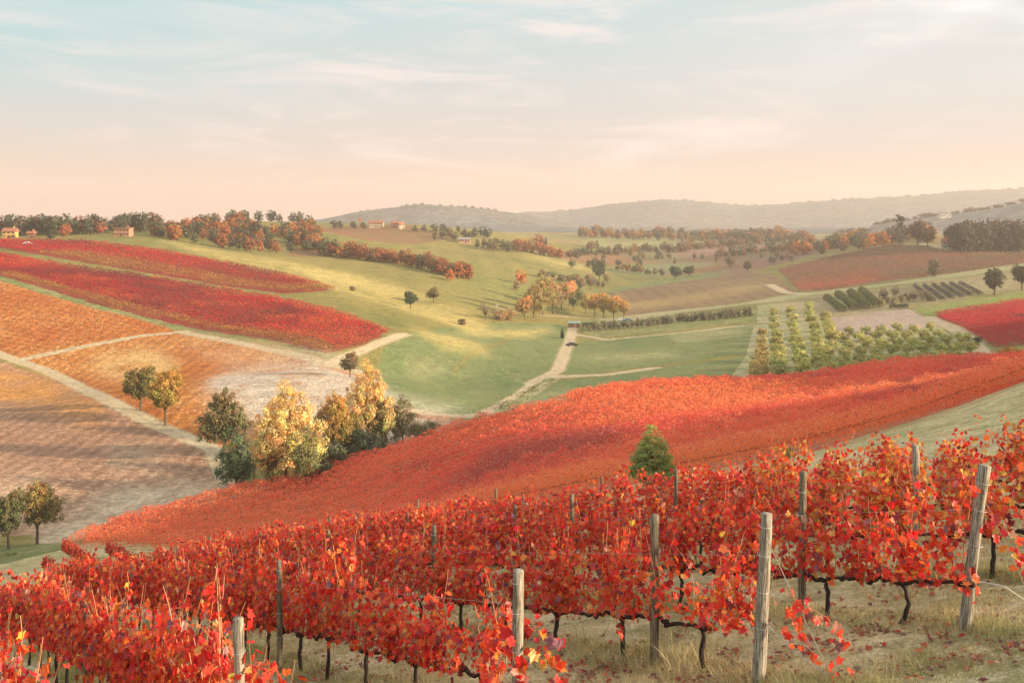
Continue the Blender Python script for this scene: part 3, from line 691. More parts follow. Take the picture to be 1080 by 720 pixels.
# young orange vines with pale stakes on the slope at the left edge
yg = rays([(-40,293),(0,299),(60,316),(120,331),(182,346),(140,352),(80,362),(16,376),(0,369),(-40,350)], 200)[:,:2]
def pal_yg(x, y, rg):
    c = mix((.72,.18,.04), (.78,.32,.09), fb(x, y, 15, 91)+.3)*rg.uniform(.6, 1.25, (len(x),1)); r = rg.random(len(x)); c[r < .12] = (.78,.62,.42); return c
k = 0
for P in clip_rows(yg, dirpx((0,330),(100,345)), 3.4, 5):
    o = vine_row(P, 12, .30, pal_yg, .1, 1.3, .25); k += 1
    if o: tag(o, 'thin row of young orange vines on the sunlit slope at the left edge', 'vine row', 'rows of young orange vines')
print('young', k)
# far rusty vineyard rows right of centre
rs = WP['rust'][:,:2]
def pal_rust(x, y, rg):
    uu = U0+F*x/y; vv = 1; n = fb(x, y, 30, 95)
    hot = np.clip((640-y)/60, 0, 1)*np.clip((940-uu)/30, 0, 1)
    c = mix((.20,.12,.06), (.27,.10,.06), n+.3); c = c*(1-hot[:,None]) + np.array((.50,.09,.04))*hot[:,None]
    return c*rg.uniform(.7, 1.25, (len(x),1))
for P in clip_rows(rs, dirpx((870,306),(1080,277), 400), 3.6, 10):
    o = vine_row(P, 7, .55, pal_rust, .2, 1.5, .5)
    if o: tag(o, 'rusty brown vine row on the far slope below the right-hand wood', 'vine row', 'rows of the far rusty vineyard')
print('fields done', round(time.time()-T0, 1))
# ------------------------------------------------------------------ trees one can tell apart
T = tree
G1 = 'trees in the hollow beside the big red slope'
T(148,432,50,'oak',(.13,.13,.04),'round olive tree with clear trunk, left one of the pair by the ploughed slope',G1+' track',wid=.9,name='field_tree')
T(174,447,60,'oak',(.26,.20,.045),'golden-sided round tree, right one of the pair by the ploughed slope',G1+' track',wid=.85,name='field_tree')
T(40,573,70,'oak',(.20,.17,.06),'open-crowned olive tree with forked trunk standing on the rough bank at the left edge','bank trees',wid=.8,name='bank_tree')
T(8,578,66,'oak',(.10,.11,.05),'darker green tree cut by the left edge of the frame beside the forked bank tree','bank trees',wid=.7,name='bank_tree')
T(-14,575,60,'oak',(.12,.12,.05),'tree mostly outside the left edge behind the bank trees','bank trees',wid=.7,name='bank_tree')
T(236,487,78,'oak',(.12,.115,.05),'dull olive round tree at the left end of the hollow, behind the teal-green one',G1,wid=.8,name='hollow_tree')
T(250,519,74,'willow',(.085,.12,.055),'teal-green bushy tree at the left end of the hollow, lowest in the clump',G1,wid=.78,name='hollow_tree')
T(268,505,62,'sparse',(.24,.19,.10),'thin grey-brown tree between the teal-green tree and the tall yellow one',G1,wid=.8,name='hollow_tree')
T(303,512,114,'gold',(.66,.47,.19),'tall glowing yellow tree in the hollow, the brightest of the clump',G1,wid=.82,name='golden_tree')
T(287,516,74,'willow',(.24,.19,.08),'brownish leafy tree at the foot of the tall yellow one, left side',G1,wid=.75,name='hollow_tree')
T(322,514,70,'willow',(.20,.19,.07),'soft olive tree at the foot of the tall yellow one, right side',G1,wid=.75,name='hollow_tree')
T(352,492,82,'oak',(.28,.20,.05),'small round tree with ochre crown between the two yellow trees',G1,wid=.62,name='hollow_tree')
T(346,500,40,'shrub',(.085,.10,.045),'dark green shrub under the ochre round tree',G1+' shrubs',wid=.9,name='hollow_shrub',cat='shrub')
T(388,478,102,'gold',(.64,.44,.18),'second tall yellow tree, on the right of the ochre round tree',G1,wid=.66,name='golden_tree')
T(367,484,58,'oak',(.20,.17,.05),'mid-height olive-gold tree just left of the second yellow tree',G1,wid=.7,name='hollow_tree')
T(380,487,44,'shrub',(.075,.095,.045),'dark green shrub at the foot of the second yellow tree',G1+' shrubs',wid=.9,name='hollow_shrub',cat='shrub')
T(404,476,58,'willow',(.17,.15,.07),'rounded khaki tree right of the second yellow tree',G1,wid=.75,name='hollow_tree')
T(424,468,56,'willow',(.19,.16,.08),'loose grey-green tree at the right end of the hollow clump',G1,wid=.8,name='hollow_tree')
T(334,503,52,'willow',(.17,.15,.07),'leafy filler tree under the ochre round one, left side',G1,wid=.8,name='hollow_tree')
T(396,470,66,'oak',(.20,.17,.06),'olive-brown tree just behind and right of the second yellow tree',G1,wid=.7,name='hollow_tree',dmin=150)
T(258,500,48,'willow',(.15,.14,.07),'low olive tree between the dull round tree and the tall yellow one',G1,wid=.9,name='hollow_tree')
T(369,398,28,'oak',(.15,.12,.06),'small dark brown tree behind the second yellow tree, near the dark red vineyard tip',G1,wid=.9,name='field_tree',dmin=190)
T(441,463,22,'shrub',(.24,.18,.09),'little brown bush right of the loose grey-green tree at the pale soil',G1+' shrubs',name='hollow_shrub',cat='shrub')
T(455,460,20,'shrub',(.20,.16,.08),'outermost small bush at the right end of the hollow',G1+' shrubs',name='hollow_shrub',cat='shrub')
T(337,508,26,'shrub',(.08,.11,.05),'low green bush between the clump and the red slope',G1+' shrubs',name='hollow_shrub',cat='shrub')
T(402,482,22,'shrub',(.11,.12,.06),'low olive bush in front of the khaki tree',G1+' shrubs',name='hollow_shrub',cat='shrub')
T(688,506,64,'pine',(.27,.30,.09),'bushy cone-shaped evergreen standing alone on the red slope',None,name='young_conifer',wid=1.3,D=49)
T(830,492,19,'shrub',(.33,.27,.12),'small pale straw-coloured bush at the top of the grass strip',None,name='dry_bush',cat='bush',D=47,wid=.62)
T(433,326,20,'oak',(.05,.085,.04),'dark round tree, left one of the two alone on the green slope','slope trees',wid=1.0,name='field_tree',dmin=200)
T(457,319,17,'oak',(.15,.14,.06),'olive round tree, right one of the two alone on the green slope','slope trees',wid=1.0,name='field_tree',dmin=200)
T(487,343,9,'shrub',(.22,.14,.08),'tiny brown bush on the green slope right of the two lone trees',None,name='dry_bush',cat='bush',dmin=200)
T(372,307,7,'shrub',(.20,.14,.06),'tiny bush beyond the right tip of the upper dark red vineyard',None,name='dry_bush',cat='bush',dmin=300,wid=.8)
for i,(u,v,h,c,l) in enumerate([(512,338,24,GREYB,'grey-brown tree at the left of the valley hedge'),(527,338,15,TAN,'low tan bush in the valley hedge'),(537,338,15,TAN,'second low tan bush in the valley hedge, nearer the gold trees')]):
    T(u,v,h,'sparse' if i==0 else 'shrub',c,l,'valley hedge',dmin=200,name='valley_tree',wid=1)
# gold row in the valley floor
for u,v,h,c,k in [(553,337,27,(.42,.27,.11),'oak'),(563,336,40,(.42,.30,.12),'gold'),(572,333,46,(.38,.29,.11),'gold'),(583,331,38,(.32,.25,.11),'oak'),(592,326,30,(.24,.18,.09),'oak'),(578,322,34,GREYB,'willow'),(600,322,27,TAN,'oak'),(610,322,20,(.14,.16,.07),'oak'),(549,300,18,ORANGE,'far'),(545,306,11,TAN,'far')]:
    T(u,v,h,k,jit(c),'gold to orange tree in the copse left of the green shed in the valley','valley copse',dmin=250,name='valley_tree',wid=.8)
for u,v,h,c,k in [(618,330,22,(.30,.24,.09),'oak'),(627,333,24,(.32,.25,.09),'oak'),(637,335,28,(.34,.25,.08),'oak'),(647,336,26,(.36,.26,.08),'oak'),(658,336,21,(.38,.25,.10),'oak'),(605,326,20,(.14,.16,.08),'willow')]:
    T(u,v,h,k,jit(c,.1),'soft olive-gold tree in the copse right of the green shed','copse by the shed',dmin=250,name='valley_tree',wid=.85)
for u,v,h,c in [(632,298,26,(.07,.10,.06)),(622,305,18,GREYB),(612,307,16,GREYB),(640,300,12,GREYB)]:
    T(u,v,h,'oak',c,'muted tree in the hollow behind the gold copse','hollow behind the copse',dmin=350,name='valley_tree',wid=.85)
T(712,295,16,'oak',(.03,.075,.05),'dark teal round tree on the green bank above the brown striped field',None,dmin=350,wid=1.1,name='field_tree')
T(727,292,13,'oak',(.07,.09,.045),'dull green tree right of the dark teal round tree',None,dmin=350,wid=1.1,name='field_tree')
T(789,287,13,'oak',(.08,.09,.04),'olive round tree at the top right of the brown striped field',None,dmin=350,wid=1.2,name='field_tree')
T(770,282,14,'far',(.20,.14,.07),'small brown tree left of the olive round one above the striped field',None,dmin=350,name='field_tree')
T(593,357,13,'pine',(.04,.06,.05),'dark narrow evergreen beside the gate on the valley track',None,dmin=200,wid=.5,name='dark_evergreen')
T(1049,311,30,'oak',(.055,.06,.03),'dark round tree with a visible trunk beside the right-hand red vineyard','right edge trees',dmin=250,wid=1.0,name='dark_tree')
T(1078,306,28,'oak',(.05,.055,.03),'dark round tree cut by the right edge','right edge trees',dmin=250,wid=1.0,name='dark_tree')
T(986,292,21,'far',(.20,.15,.09),'lone thin brown tree in front of the rusty field',None,dmin=300,wid=.8,name='field_tree')
T(1068,378,16,'shrub',(.55,.25,.06),'orange-leaved bush below the right-hand red vineyard','orange bushes',dmin=180,name='orange_bush',cat='bush')
T(1058,377,12,'shrub',(.50,.28,.10),'paler orange bush beside the track end','orange bushes',dmin=180,name='orange_bush',cat='bush')
T(1030,362,9,'shrub',(.05,.08,.04),'small dark bush at the corner of the right-hand red vineyard',None,dmin=200,name='dark_bush',cat='bush')
# hedge line and brushy saplings
for i in range(34):
    u = 622+i*5.1+random.uniform(-1,1); v = 352-.098*(u-610)-random.uniform(0,2)
    T(u,v,random.uniform(8,12),'far',jit((.22,.18,.12)),'leafless-looking sapling in the long line above the valley crop fields','line of saplings',dmin=250,name='sapling',wid=.8)
for u,v in [(928,322),(935,320),(943,322),(950,319),(957,318),(965,317),(972,315),(978,317),(932,315),(945,313)]:
    T(u,v,random.uniform(9,14),'far',jit((.26,.21,.13)),'brushy grey-brown sapling behind the pinkish fallow plot','saplings behind the fallow plot',dmin=280,name='sapling',wid=.9)
# woods: outline of tops, colours
def wood(pts, label, group, hr, kinds=('far','far','fartall'), wid=.95, dmin=300, name='wood_tree'):
    for u, v, c in pts: T(u, v, random.uniform(*hr), random.choice(kinds), jit(c), label, group, dmin=dmin, name=name, wid=wid)
DG=(.07,.085,.045); DB=(.10,.085,.05)
sk=[]
for i in range(44):
    u = 2+i*3.9+random.uniform(-1.5,1.5); sk.append((u, 248+random.uniform(-2,1) - (3 if u>110 else 0), random.choice([DG,DG,DG,DB,(.30,.12,.05),DG])))
wood(sk,'dark tree of the belt along the left skyline','trees along the left skyline',(14,25),name='skyline_tree')
T(70,250,15,'far',(.50,.15,.06),'round orange-red tree in front of the dark belt at the left skyline',None,dmin=300,name='orange_tree')
T(107,247,15,'far',(.45,.16,.08),'pinkish orange tree just left of the brick house',None,dmin=300,name='orange_tree')
T(127,241,16,'oak',(.055,.085,.04),'dark green dome-shaped tree rising behind the brick house',None,dmin=300,name='dark_tree')
T(54,253,11,'far',(.06,.07,.04),'low dark bush at the near end of the left skyline belt',None,dmin=300,name='dark_bush',cat='bush')
hw=[]
for i in range(190):
    u = random.uniform(160,338); top = np.interp(u,[165,200,225,290,335],[243,238,230,230,240]); bot = np.interp(u,[165,200,260,335],[250,257,266,268])
    v = random.uniform(top+4, bot); hw.append((u, v, random.choice([(.40,.13,.045),(.34,.12,.05),DG,(.13,.13,.05),(.45,.18,.05),(.10,.10,.05)])))
wood([h for h in hw if not (268<h[0]<320 and h[1]<247)],'autumn tree in the rust and green wood covering the left hill','wood on the left hill',(11,17),name='hillside_tree')
for i in range(11):
    u=218+i*11+random.uniform(-3,3); T(u, np.interp(u,[215,240,300,340],[234,233,235,238]), random.uniform(9,14),'far',jit(DG),'dark tree on the crest of the left wooded hill','crest of the left hill',dmin=450,name='wood_tree')
ln=[]
for i in range(46):
    u = 338+i*3.5+random.uniform(-2,2); v = np.interp(u,[335,400,440,470,500],[270,277,283,292,296])+random.uniform(-3,0)
    ln.append((u,v,random.choice([(.42,.13,.04),(.50,.18,.05),(.36,.12,.05),(.12,.11,.05),(.30,.14,.06)])))
wood(ln,'rust-coloured tree of the belt crossing the green hillside','belt across the green hillside',(13,20),name='belt_tree')
T(475,296,13,'far',ORANGE,'bright orange bush-like tree at the right end of the hillside belt',None,dmin=300,name='orange_tree')
b2=[(505+i*6.2+random.uniform(-2,2), 263+random.uniform(-3,3), random.choice([(.16,.11,.06),(.36,.15,.06),(.12,.12,.06)])) for i in range(12)]
b2+=[(460+i*7+random.uniform(-2,2), 250+random.uniform(-2,4), random.choice([DG,(.09,.11,.06),DB])) for i in range(9)]
b2+=[(540+i*3.4+random.uniform(-2,2), 262+i*.7, random.choice([(.50,.18,.06),(.40,.15,.06)])) for i in range(16)]
wood(b2,'small autumn tree in the folds beyond the green hillside','trees beyond the green hillside',(9,14),dmin=500,name='distant_tree')
for i in range(14):
    u=350+i*10; 
    if 388<u<432: continue
    T(u+random.uniform(-3,3), 241+(i>8)*4, random.uniform(6,10),'far',jit(DG),'dark tree on the farm ridge in the middle distance','farm ridge trees',dmin=700,name='ridge_tree')
vl=[]
for i in range(80):
    u = 612+i*3.1+random.uniform(-2,2); vl.append((u, np.interp(u,[600,700,800,860],[250,252,252,256])+random.uniform(-2,2), random.choice([(.30,.16,.07),(.12,.12,.06),(.16,.12,.07),(.45,.22,.06),(.36,.14,.07)])))
wood(vl,'hazy autumn tree among the roofs of the far village','trees of the far village',(8,13),dmin=700,name='village_tree')
mv=[]
for i in range(70):
    u = random.uniform(600,840); v = random.uniform(262,284)-(u-640)*.03; mv.append((u,v,random.choice([(.22,.16,.09),(.13,.14,.08),(.28,.16,.08)])))
wood(mv,'muted small tree in the patchwork of the far valley','small trees of the far valley',(6,11),dmin=500,name='distant_tree')
rw=[]
for i in range(44):
    u = 1006+random.uniform(0,80); rw.append((u, random.uniform(262,267), random.choice([(.045,.05,.025),(.05,.05,.03),(.055,.055,.03)])))
wood(rw,'dark tree of the dense wood at the right edge','dense wood at the right edge',(26,34),dmin=450,wid=.75,name='forest_tree')
for u,c in [(1020,(.42,.15,.05)),(1028,(.36,.14,.05)),(1047,(.40,.13,.05)),(1056,(.45,.12,.05)),(1066,(.42,.14,.06)),(1076,(.30,.14,.06))]:
    T(u,262,random.uniform(31,36),'fartall',c,'orange-topped tree showing over the dense wood at the right edge','orange crowns over the right wood',dmin=520,name='wood_tree',wid=.7)
mw=[]
for i in range(62):
    u = random.uniform(838,1000); v = np.interp(u,[838,900,950,1000],[272,266,258,258])+random.uniform(-8,-1); mw.append((u,v,random.choice([(.45,.20,.05),(.50,.20,.05),(.10,.10,.05),(.16,.13,.06),(.12,.11,.05)])))
wood(mw,'autumn tree of the belt above the rusty field','belt above the rusty field',(12,18),dmin=450,name='belt_tree')
T(949,258,36,'spruce',(.06,.055,.035),'tall dark pointed conifer rising above the belt right of centre',None,dmin=450,name='tall_conifer')
T(968,259,28,'oak',(.09,.06,.035),'broad dark brown tree beside the tall pointed conifer',None,dmin=450,name='broad_tree',wid=1.0)
T(978,260,23,'oak',(.10,.07,.035),'second broad brown tree, right of the first beside the conifer',None,dmin=450,name='broad_tree',wid=1.0)
for i in range(26):
    u = 885+i*7.8+random.uniform(-3,3); D = 1500; vt = np.interp(u,[880,960,1040,1080],[246,232,222,215])
    T(u, 0, random.uniform(4,7),'far',jit((.14,.09,.05)),'hazy tree on the near ridge behind the right-hand wood','hazy ridge trees',D=1490,name='ridge_tree',wid=random.uniform(1.6,3),sink=.25)
for i in range(80):
    u = 590+i*6.2+random.uniform(-5,5)
    T(u, 0, random.uniform(2.5,5.5),'far',jit((.12,.09,.06)),'tiny tree on the crest of the farthest ridge','trees on the farthest crest',D=3495,name='crest_tree',wid=random.uniform(1.2,2.2),sink=.55)
for i in range(20):
    u = 380+i*8.5+random.uniform(-3,3)
    T(u, 0, random.uniform(2.5,4.5),'far',jit((.10,.09,.06)),'tiny tree on the crest of the blue-grey hill','trees on the blue-grey hill',D=2295,name='crest_tree',wid=random.uniform(1.2,2.2),sink=.5)
hl_=[]
for (a,b,n) in [((598,271),(705,264),26),((705,266),(850,252),34),((566,292),(640,303),14),((650,284),(700,291),10),((765,271),(835,262),16),((720,256),(830,247),22)]:
    for i in range(n):
        t=(i+random.random()*.6)/n; hl_.append((a[0]+(b[0]-a[0])*t, a[1]+(b[1]-a[1])*t+random.uniform(-1.2,1.2), random.choice([(.20,.14,.07),(.11,.12,.06),(.26,.15,.07),(.34,.15,.06),(.10,.12,.07)])))
wood(hl_,'small hedgerow tree between the patchwork fields of the far valley','hedgerows of the far valley',(5,11),dmin=480,name='hedgerow_tree',wid=1.15)
print('trees done', round(time.time()-T0, 1))
# ------------------------------------------------------------------ orchard
def orch(u, v, h, c, w_=1.0, lab='rounded olive-gold fruit tree in the orchard rows right of the valley crops', g='orchard trees'):
    T(u, v, h, 'orchard', jit(c,.12), lab, g, name='fruit_tree', cat='fruit tree', dmin=180, wid=w_)
OG=(.36,.35,.11)
for c0,c1,n in [((803,352),(806,404),6),((815,330),(822,404),9),((833,328),(846,402),9),((853,324),(868,400),10),((868,334),(880,366),5),((801,372),(796,405),4),((824,375),(826,404),3)]:
    for i in range(n):
        t=(i+.3)/n; u=c0[0]+(c1[0]-c0[0])*t+random.uniform(-1.5,1.5); v=c0[1]+(c1[1]-c0[1])*t; orch(u, v, 9+7*t, OG if u>806 else (.40,.31,.11), 1.1)
for v0,ua,ub,h in [(352,892,985,10),(360,884,1005,11),(368,878,1020,12),(377,872,1034,13),(386,868,1010,14),(394,850,950,15),(401,832,880,15)]:
    u=ua+random.uniform(0,6)
    while u<ub:
        orch(u, v0-(u-ua)*.035+random.uniform(-1.5,1.5), h*random.uniform(.85,1.1), OG, 1.15); u+=random.uniform(16,18)
# four clipped hedges
def hedge(a, b, hpx, wpx, label, color, group, name='clipped_hedge', dens=26):
    p, q = ray(*a, 250), ray(*b, 200); n = int(dens*np.hypot(*(q-p)[:2]))*3; rg = np.random.default_rng(int(a[0]))
    t = rg.random(n); s = F/p[1]; hh = hpx/s; ww = wpx/s/2
    th = rg.uniform(0, pi, n); rr = rg.uniform(.75, 1, n)
    d = (q-p)[:2]/np.hypot(*(q-p)[:2]); sd = np.array([d[1], -d[0]])
    X = p[0]+(q-p)[0]*t + sd[0]*np.cos(th)*ww*rr; Y = p[1]+(q-p)[1]*t + sd[1]*np.cos(th)*ww*rr; Z = p[2]+(q-p)[2]*t + np.sin(th)**.6*hh*rr
    V, Q = quads_at(np.stack([X,Y,Z],1), .5, rg, np.stack([sd[0]*np.cos(th), sd[1]*np.cos(th), np.sin(th)],1), .5)
    c = rg.uniform(.7,1.25,(len(X),1))*np.array([[1,1,1]])
    o = obj(name, mesh(name, V, Q, M_TREE, col=c), color=color); tag(o, label, 'hedge', group)
hl=['leftmost','second from left','third from left','rightmost']
for i,(a,b) in enumerate([((872,316),(889,329)),((884,312),(902,327)),((897,310),(914,326)),((909,308),(926,324))]):
    hedge(a, b, 6.5, 9, f'thick dark green clipped hedge, {hl[i]} of the four beside the fallow plot', (.12,.14,.04), 'four clipped hedges')
hedge((613,347),(627,347), 7.5, 6, 'dark green flat-topped hedge beside the pale shed in the valley', (.05,.085,.04), None)
hedge((938,325),(958,324), 4, 6, 'low dark hedge at the back of the pinkish fallow plot', (.10,.10,.06), None, 'low_hedge')
for i in range(6):
    a=(965+i*9.5,302-i*.6); b=(985+i*10,318-i*1.4); hedge(a, b, 3.2, 4.5, 'grey-green berry row in the ruled plot behind the green strip', (.13,.12,.10), 'grey-green rows of the ruled plot', 'berry_row', 12)
# ------------------------------------------------------------------ houses and small built things
def plainmat(name, A, B, s=.6, rough=.9):
    m, nt, b = newmat(name, rough, .1); tcn = nt.nodes.new('ShaderNodeTexCoord')
    n = noise(nt, tcn.outputs['Object'], s, 5, .6); nt.links.new(rgbmix(nt, A, B, mrange(nt, n, .35, .65)), b.inputs['Base Color']); return m
W_CREAM = plainmat('cream_wall', (.62,.50,.36), (.52,.42,.30)); W_BRICK = plainmat('brick_wall', (.45,.20,.13), (.52,.26,.18)); W_YEL = plainmat('yellow_wall', (.66,.42,.16), (.58,.36,.13))
W_WHITE = plainmat('white_wall', (.72,.66,.58), (.62,.57,.50)); W_PINK = plainmat('pink_wall', (.60,.36,.26), (.55,.32,.24)); W_STONE = plainmat('stone_wall', (.42,.36,.28), (.34,.29,.23))
R_TILE = plainmat('roof_tile', (.40,.16,.09), (.33,.14,.09), 1.2); R_GREY = plainmat('grey_roof', (.34,.32,.32), (.28,.27,.27)); R_BRN = plainmat('brown_roof', (.26,.14,.09), (.32,.17,.11))
GLASS, _, _gb = newmat('window_glass', .15, .5); _gb.inputs['Base Color'].default_value = (.06,.06,.06,1)
SHUT = plainmat('shutter', (.16,.10,.06), (.12,.09,.06)); CONC = plainmat('pale_metal', (.62,.62,.60), (.55,.55,.53))
def box(x0,x1,y0,y1,z0,z1):
    V = np.array([(x,y,z) for z in (z0,z1) for y in (y0,y1) for x in (x0,x1)], float)
    return V, np.array([(0,2,3,1),(4,5,7,6),(0,1,5,4),(2,6,7,3),(0,4,6,2),(1,3,7,5)]), np.zeros((0,3), int)
def bobj(name, boxes, mat, parent):
    V, Fs = join(boxes); return obj(name, mesh(name, V, Fs, mat), parent)
def house(u, v, wpx, hpx, wm, rm, label, group=None, name='farmhouse', roof='gable', rz=0.0, cols=3, dmin=300, D=None, storeys=2, chim=True, cat='house'):
    p = ray(u, v, dmin) if D is None else np.array([(u-U0)/F*D, D, hz((u-U0)/F*D, D)])
    if p is None: print('no ground house', u, v); return
    s = p[1]/F; W, Ht = wpx*s*.85, hpx*s*.82; Dp = W*.7 if W < 25 else 14
    e = empty(name, tuple(p), rz); tag(e, label, cat, group)
    eave = Ht*(.68 if roof == 'gable' else .9)
    bobj('wall', [box(-W/2, W/2, -Dp/2, Dp/2, -2, eave)], wm, e)
    if roof == 'gable':
        o_ = .5; x0, x1, y0, y1 = -W/2-o_, W/2+o_, -Dp/2-o_, Dp/2+o_
        V = np.array([(x0,y0,eave),(x1,y0,eave),(x1,y1,eave),(x0,y1,eave),(x0,0,Ht),(x1,0,Ht),(x0,y0,eave-.25),(x1,y0,eave-.25),(x1,y1,eave-.25),(x0,y1,eave-.25)])
        V[:6,2] += .01
        rf = obj('roof', mesh('roof', V, [np.array([(0,1,5,4),(2,3,4,5),(6,7,1,0),(8,9,3,2),(9,8,7,6),(7,8,2,1),(9,6,0,3)]), np.array([(1,2,5),(3,0,4)])], rm), e)
    else:
        rf = bobj('roof', [box(-W/2-.4, W/2+.4, -Dp/2-.4, Dp/2+.4, eave, Ht)], rm, e)
    if chim: bobj('chimney', [box(W*.22, W*.22+.8, -.4, .4, eave+.2, Ht+.9)], wm, rf)
    sh = eave/storeys
    for k in range(storeys):
        for c in range(cols):
            x = (c+.5)/cols*W - W/2; z = k*sh + sh*.35; ww, hh = min(1.3, W/cols*.4), sh*.42
            if k == 0 and c == cols//2:
                bobj('door', [box(x-.7, x+.7, -Dp/2-.06, -Dp/2+.02, 0, min(2.3, sh*.8))], SHUT, e); continue
            wn = bobj('window', [box(x-ww/2, x+ww/2, -Dp/2-.04, -Dp/2+.02, z, z+hh)], GLASS, e)
            bobj('shutter', [box(x-ww/2-.35, x-ww/2, -Dp/2-.08, -Dp/2+.01, z, z+hh), ], SHUT, wn)
    return e
house(11,251,15,13,W_YEL,R_TILE,'small yellow house catching the sun at the left edge of the skyline',rz=.1,cols=3)
house(33,251,8,9,W_BRICK,R_TILE,'little red brick house right of the yellow one on the left skyline',cols=2)
house(130,249,20,11,W_BRICK,R_BRN,'wide brick house with a flat roof in the skyline trees',roof='flat',cols=5)
house(178,250,6,7,W_WHITE,R_GREY,'tiny white cottage at the left foot of the wooded hill',cols=2,chim=False)
house(192,247,9,7,W_WHITE,R_GREY,'low white building right of the tiny cottage by the wooded hill',cols=3,chim=False)
FG='hilltop farm buildings'
house(380,238,3.5,9,W_CREAM,R_TILE,'slim cream tower house at the left of the hilltop farm',FG,cols=1,dmin=700,storeys=3,chim=False,name='tower_house')
house(397,240,17,9,W_CREAM,R_TILE,'long cream farmhouse on the hilltop with red roof',FG,cols=5,dmin=700)
house(416,240,8,8,W_PINK,R_TILE,'pinkish farm building just right of the long cream farmhouse',FG,cols=3,dmin=700)
house(423,241,7,8,W_CREAM,R_TILE,'cream gabled farm building at the right end of the hilltop farm',FG,cols=2,dmin=700,rz=.6)
house(490,256,15,7,W_PINK,R_GREY,'long low barn with pale roof below the hilltop farm',cols=4,dmin=600,storeys=1,name='barn',chim=False)
VG='roofs of the far village'
vs=[(655,250,8,W_PINK),(668,250,9,W_PINK),(681,251,7,W_CREAM),(700,250,6,W_CREAM),(745,251,7,W_WHITE),(765,251,8,W_CREAM),(783,252,8,W_PINK),(792,253,11,W_PINK),(808,250,8,W_WHITE),(818,252,7,W_CREAM),(832,249,9,W_CREAM)]
ws=['farthest left','second from the left','third, cream','small cream, before the gap','white, middle of the village','cream, right of the white one','pink, before the widest roof','widest pink','white with bright wall','cream, right of the bright white one','last on the right']
for (u,v,wd,m),q in zip(vs, ws): house(u,v,wd,wd*.8+1,m,random.choice([R_TILE,R_BRN]),f'hazy house of the far village, {q}',VG,cols=3,dmin=700,chim=False,name='village_house',rz=random.uniform(-.4,.4))
house(885,256,8,10,W_WHITE,R_GREY,'white house with steep gable among the orange trees right of the village',rz=1.3,cols=2,dmin=500)
house(906,248,8,6,W_CREAM,R_TILE,'small cream house behind the belt, right of the steep white gable',cols=3,dmin=700,chim=False)
house(999,262,12,13,W_STONE,R_TILE,'pale stone house at the left end of the dense right-hand wood',rz=-.2,cols=2,dmin=450)
house(996,232,14,6,W_WHITE,R_GREY,'long pale building on the hazy ridge behind the right-hand wood',cols=4,D=1440,chim=False,storeys=1,name='hill_building',cat='building')
# shed, cars
p = ray(606,345,250); e = empty('shed', tuple(p), 0); tag(e, 'small shed with pale green roof beside the flat-topped hedge in the valley', 'shed')
bobj('wall', [box(-2.6,2.2,-1.6,1.6,-.3,2.0)], SHUT, e); V = np.array([(-2.8,-1.8,2.0),(2.4,-1.8,2.0),(2.4,1.8,2.35),(-2.8,1.8,2.35),(-2.8,-1.8,1.85),(2.4,-1.8,1.85),(2.4,1.8,2.2),(-2.8,1.8,2.2)])
obj('roof', mesh('roof', V, np.array([(0,1,2,3),(7,6,5,4),(0,4,5,1),(1,5,6,2),(2,6,7,3),(3,7,4,0)]), plainmat('green_roof', (.26,.40,.36), (.22,.34,.31))), e)
bobj('door', [box(-.5,.5,-1.66,-1.6,-.2,1.8)], R_BRN, e)
TYRE, _, _tb = newmat('tyre', .8); _tb.inputs['Base Color'].default_value = (.02,.02,.02,1)
def car(u, v, col, label, rz=0, dmin=200):
    p = ray(u, v, dmin); e = empty('parked_car', tuple(p), rz); tag(e, label, 'car', None)
    m, _, b = newmat('car_paint', .3, .5); b.inputs['Base Color'].default_value = (*col, 1)
    prof = [(-2.1,.35),(-2.15,.75),(-1.9,.95),(-1.3,1.0),(-.8,1.42),(.7,1.45),(1.35,.98),(2.0,.88),(2.15,.6),(2.1,.35)]
    n = len(prof); V = [(x, s*.85*(.86 if z > 1.1 else 1), z) for s in (-1, 1) for x, z in prof]
    Q = [(i, (i+1) % n, n+(i+1) % n, n+i) for i in range(n)]; me = bpy.data.meshes.new('body'); me.from_pydata(V, [], Q+[tuple(range(n))[::-1], tuple(range(n, 2*n))]); me.materials.append(m); obj('body', me, e)
    bobj('side_window', [box(-.75,.65,-.80,-.735,1.02,1.34), box(-.75,.65,.735,.80,1.02,1.34)], GLASS, e)
    for x in (-1.35, 1.35):
        for s in (-.8, .8):
            t_, q_, c_ = tube([(x, s-.1, .33), (x, s+.1, .33)], .33, 14); V2, F2 = join([(t_, q_, c_)]); obj('wheel', mesh('wheel', V2, F2, TYRE), e)
car(603,365,(.05,.045,.05),'dark car parked beside the valley track',.15)
car(656,339,(.75,.74,.72),'white car parked at the foot of the olive-gold copse',.1)
car(662,339,(.10,.16,.22),'dark blue car right beside the white one at the copse',.1)
car(29,258,(.8,.8,.8),'white car on the lane above the upper dark red vineyard',.1,300)
def pole(u, v, hpx, r, label, mat=CONC, arm=False, dmin=200, lean=0, D=None):
    p = ray(u, v, dmin) if D is None else np.array([(u-U0)/F*D, D, hz((u-U0)/F*D, D)])
    h = hpx*p[1]/F; e = empty('utility_pole', tuple(p)); tag(e, label, 'pole')
    V, Fs = join([tube([(0,0,-.4),(lean*h*.5,0,h*.5),(lean*h,0,h)], [r, r*.85, r*.7], 8)]); obj('mast', mesh('mast', V, Fs, mat), e)
    V, Fs = join([box(-1,1,-.08,.08,h*.93,h*.93+.15)]); obj('crossarm', mesh('crossarm', V, Fs, mat), e)
pole(524,337,16,.22,'thin pale pole beside the low tan bushes of the valley hedge')
pole(1058,265,13,.25,'leaning white pole in front of the dense right-hand wood',lean=-.15,dmin=400)
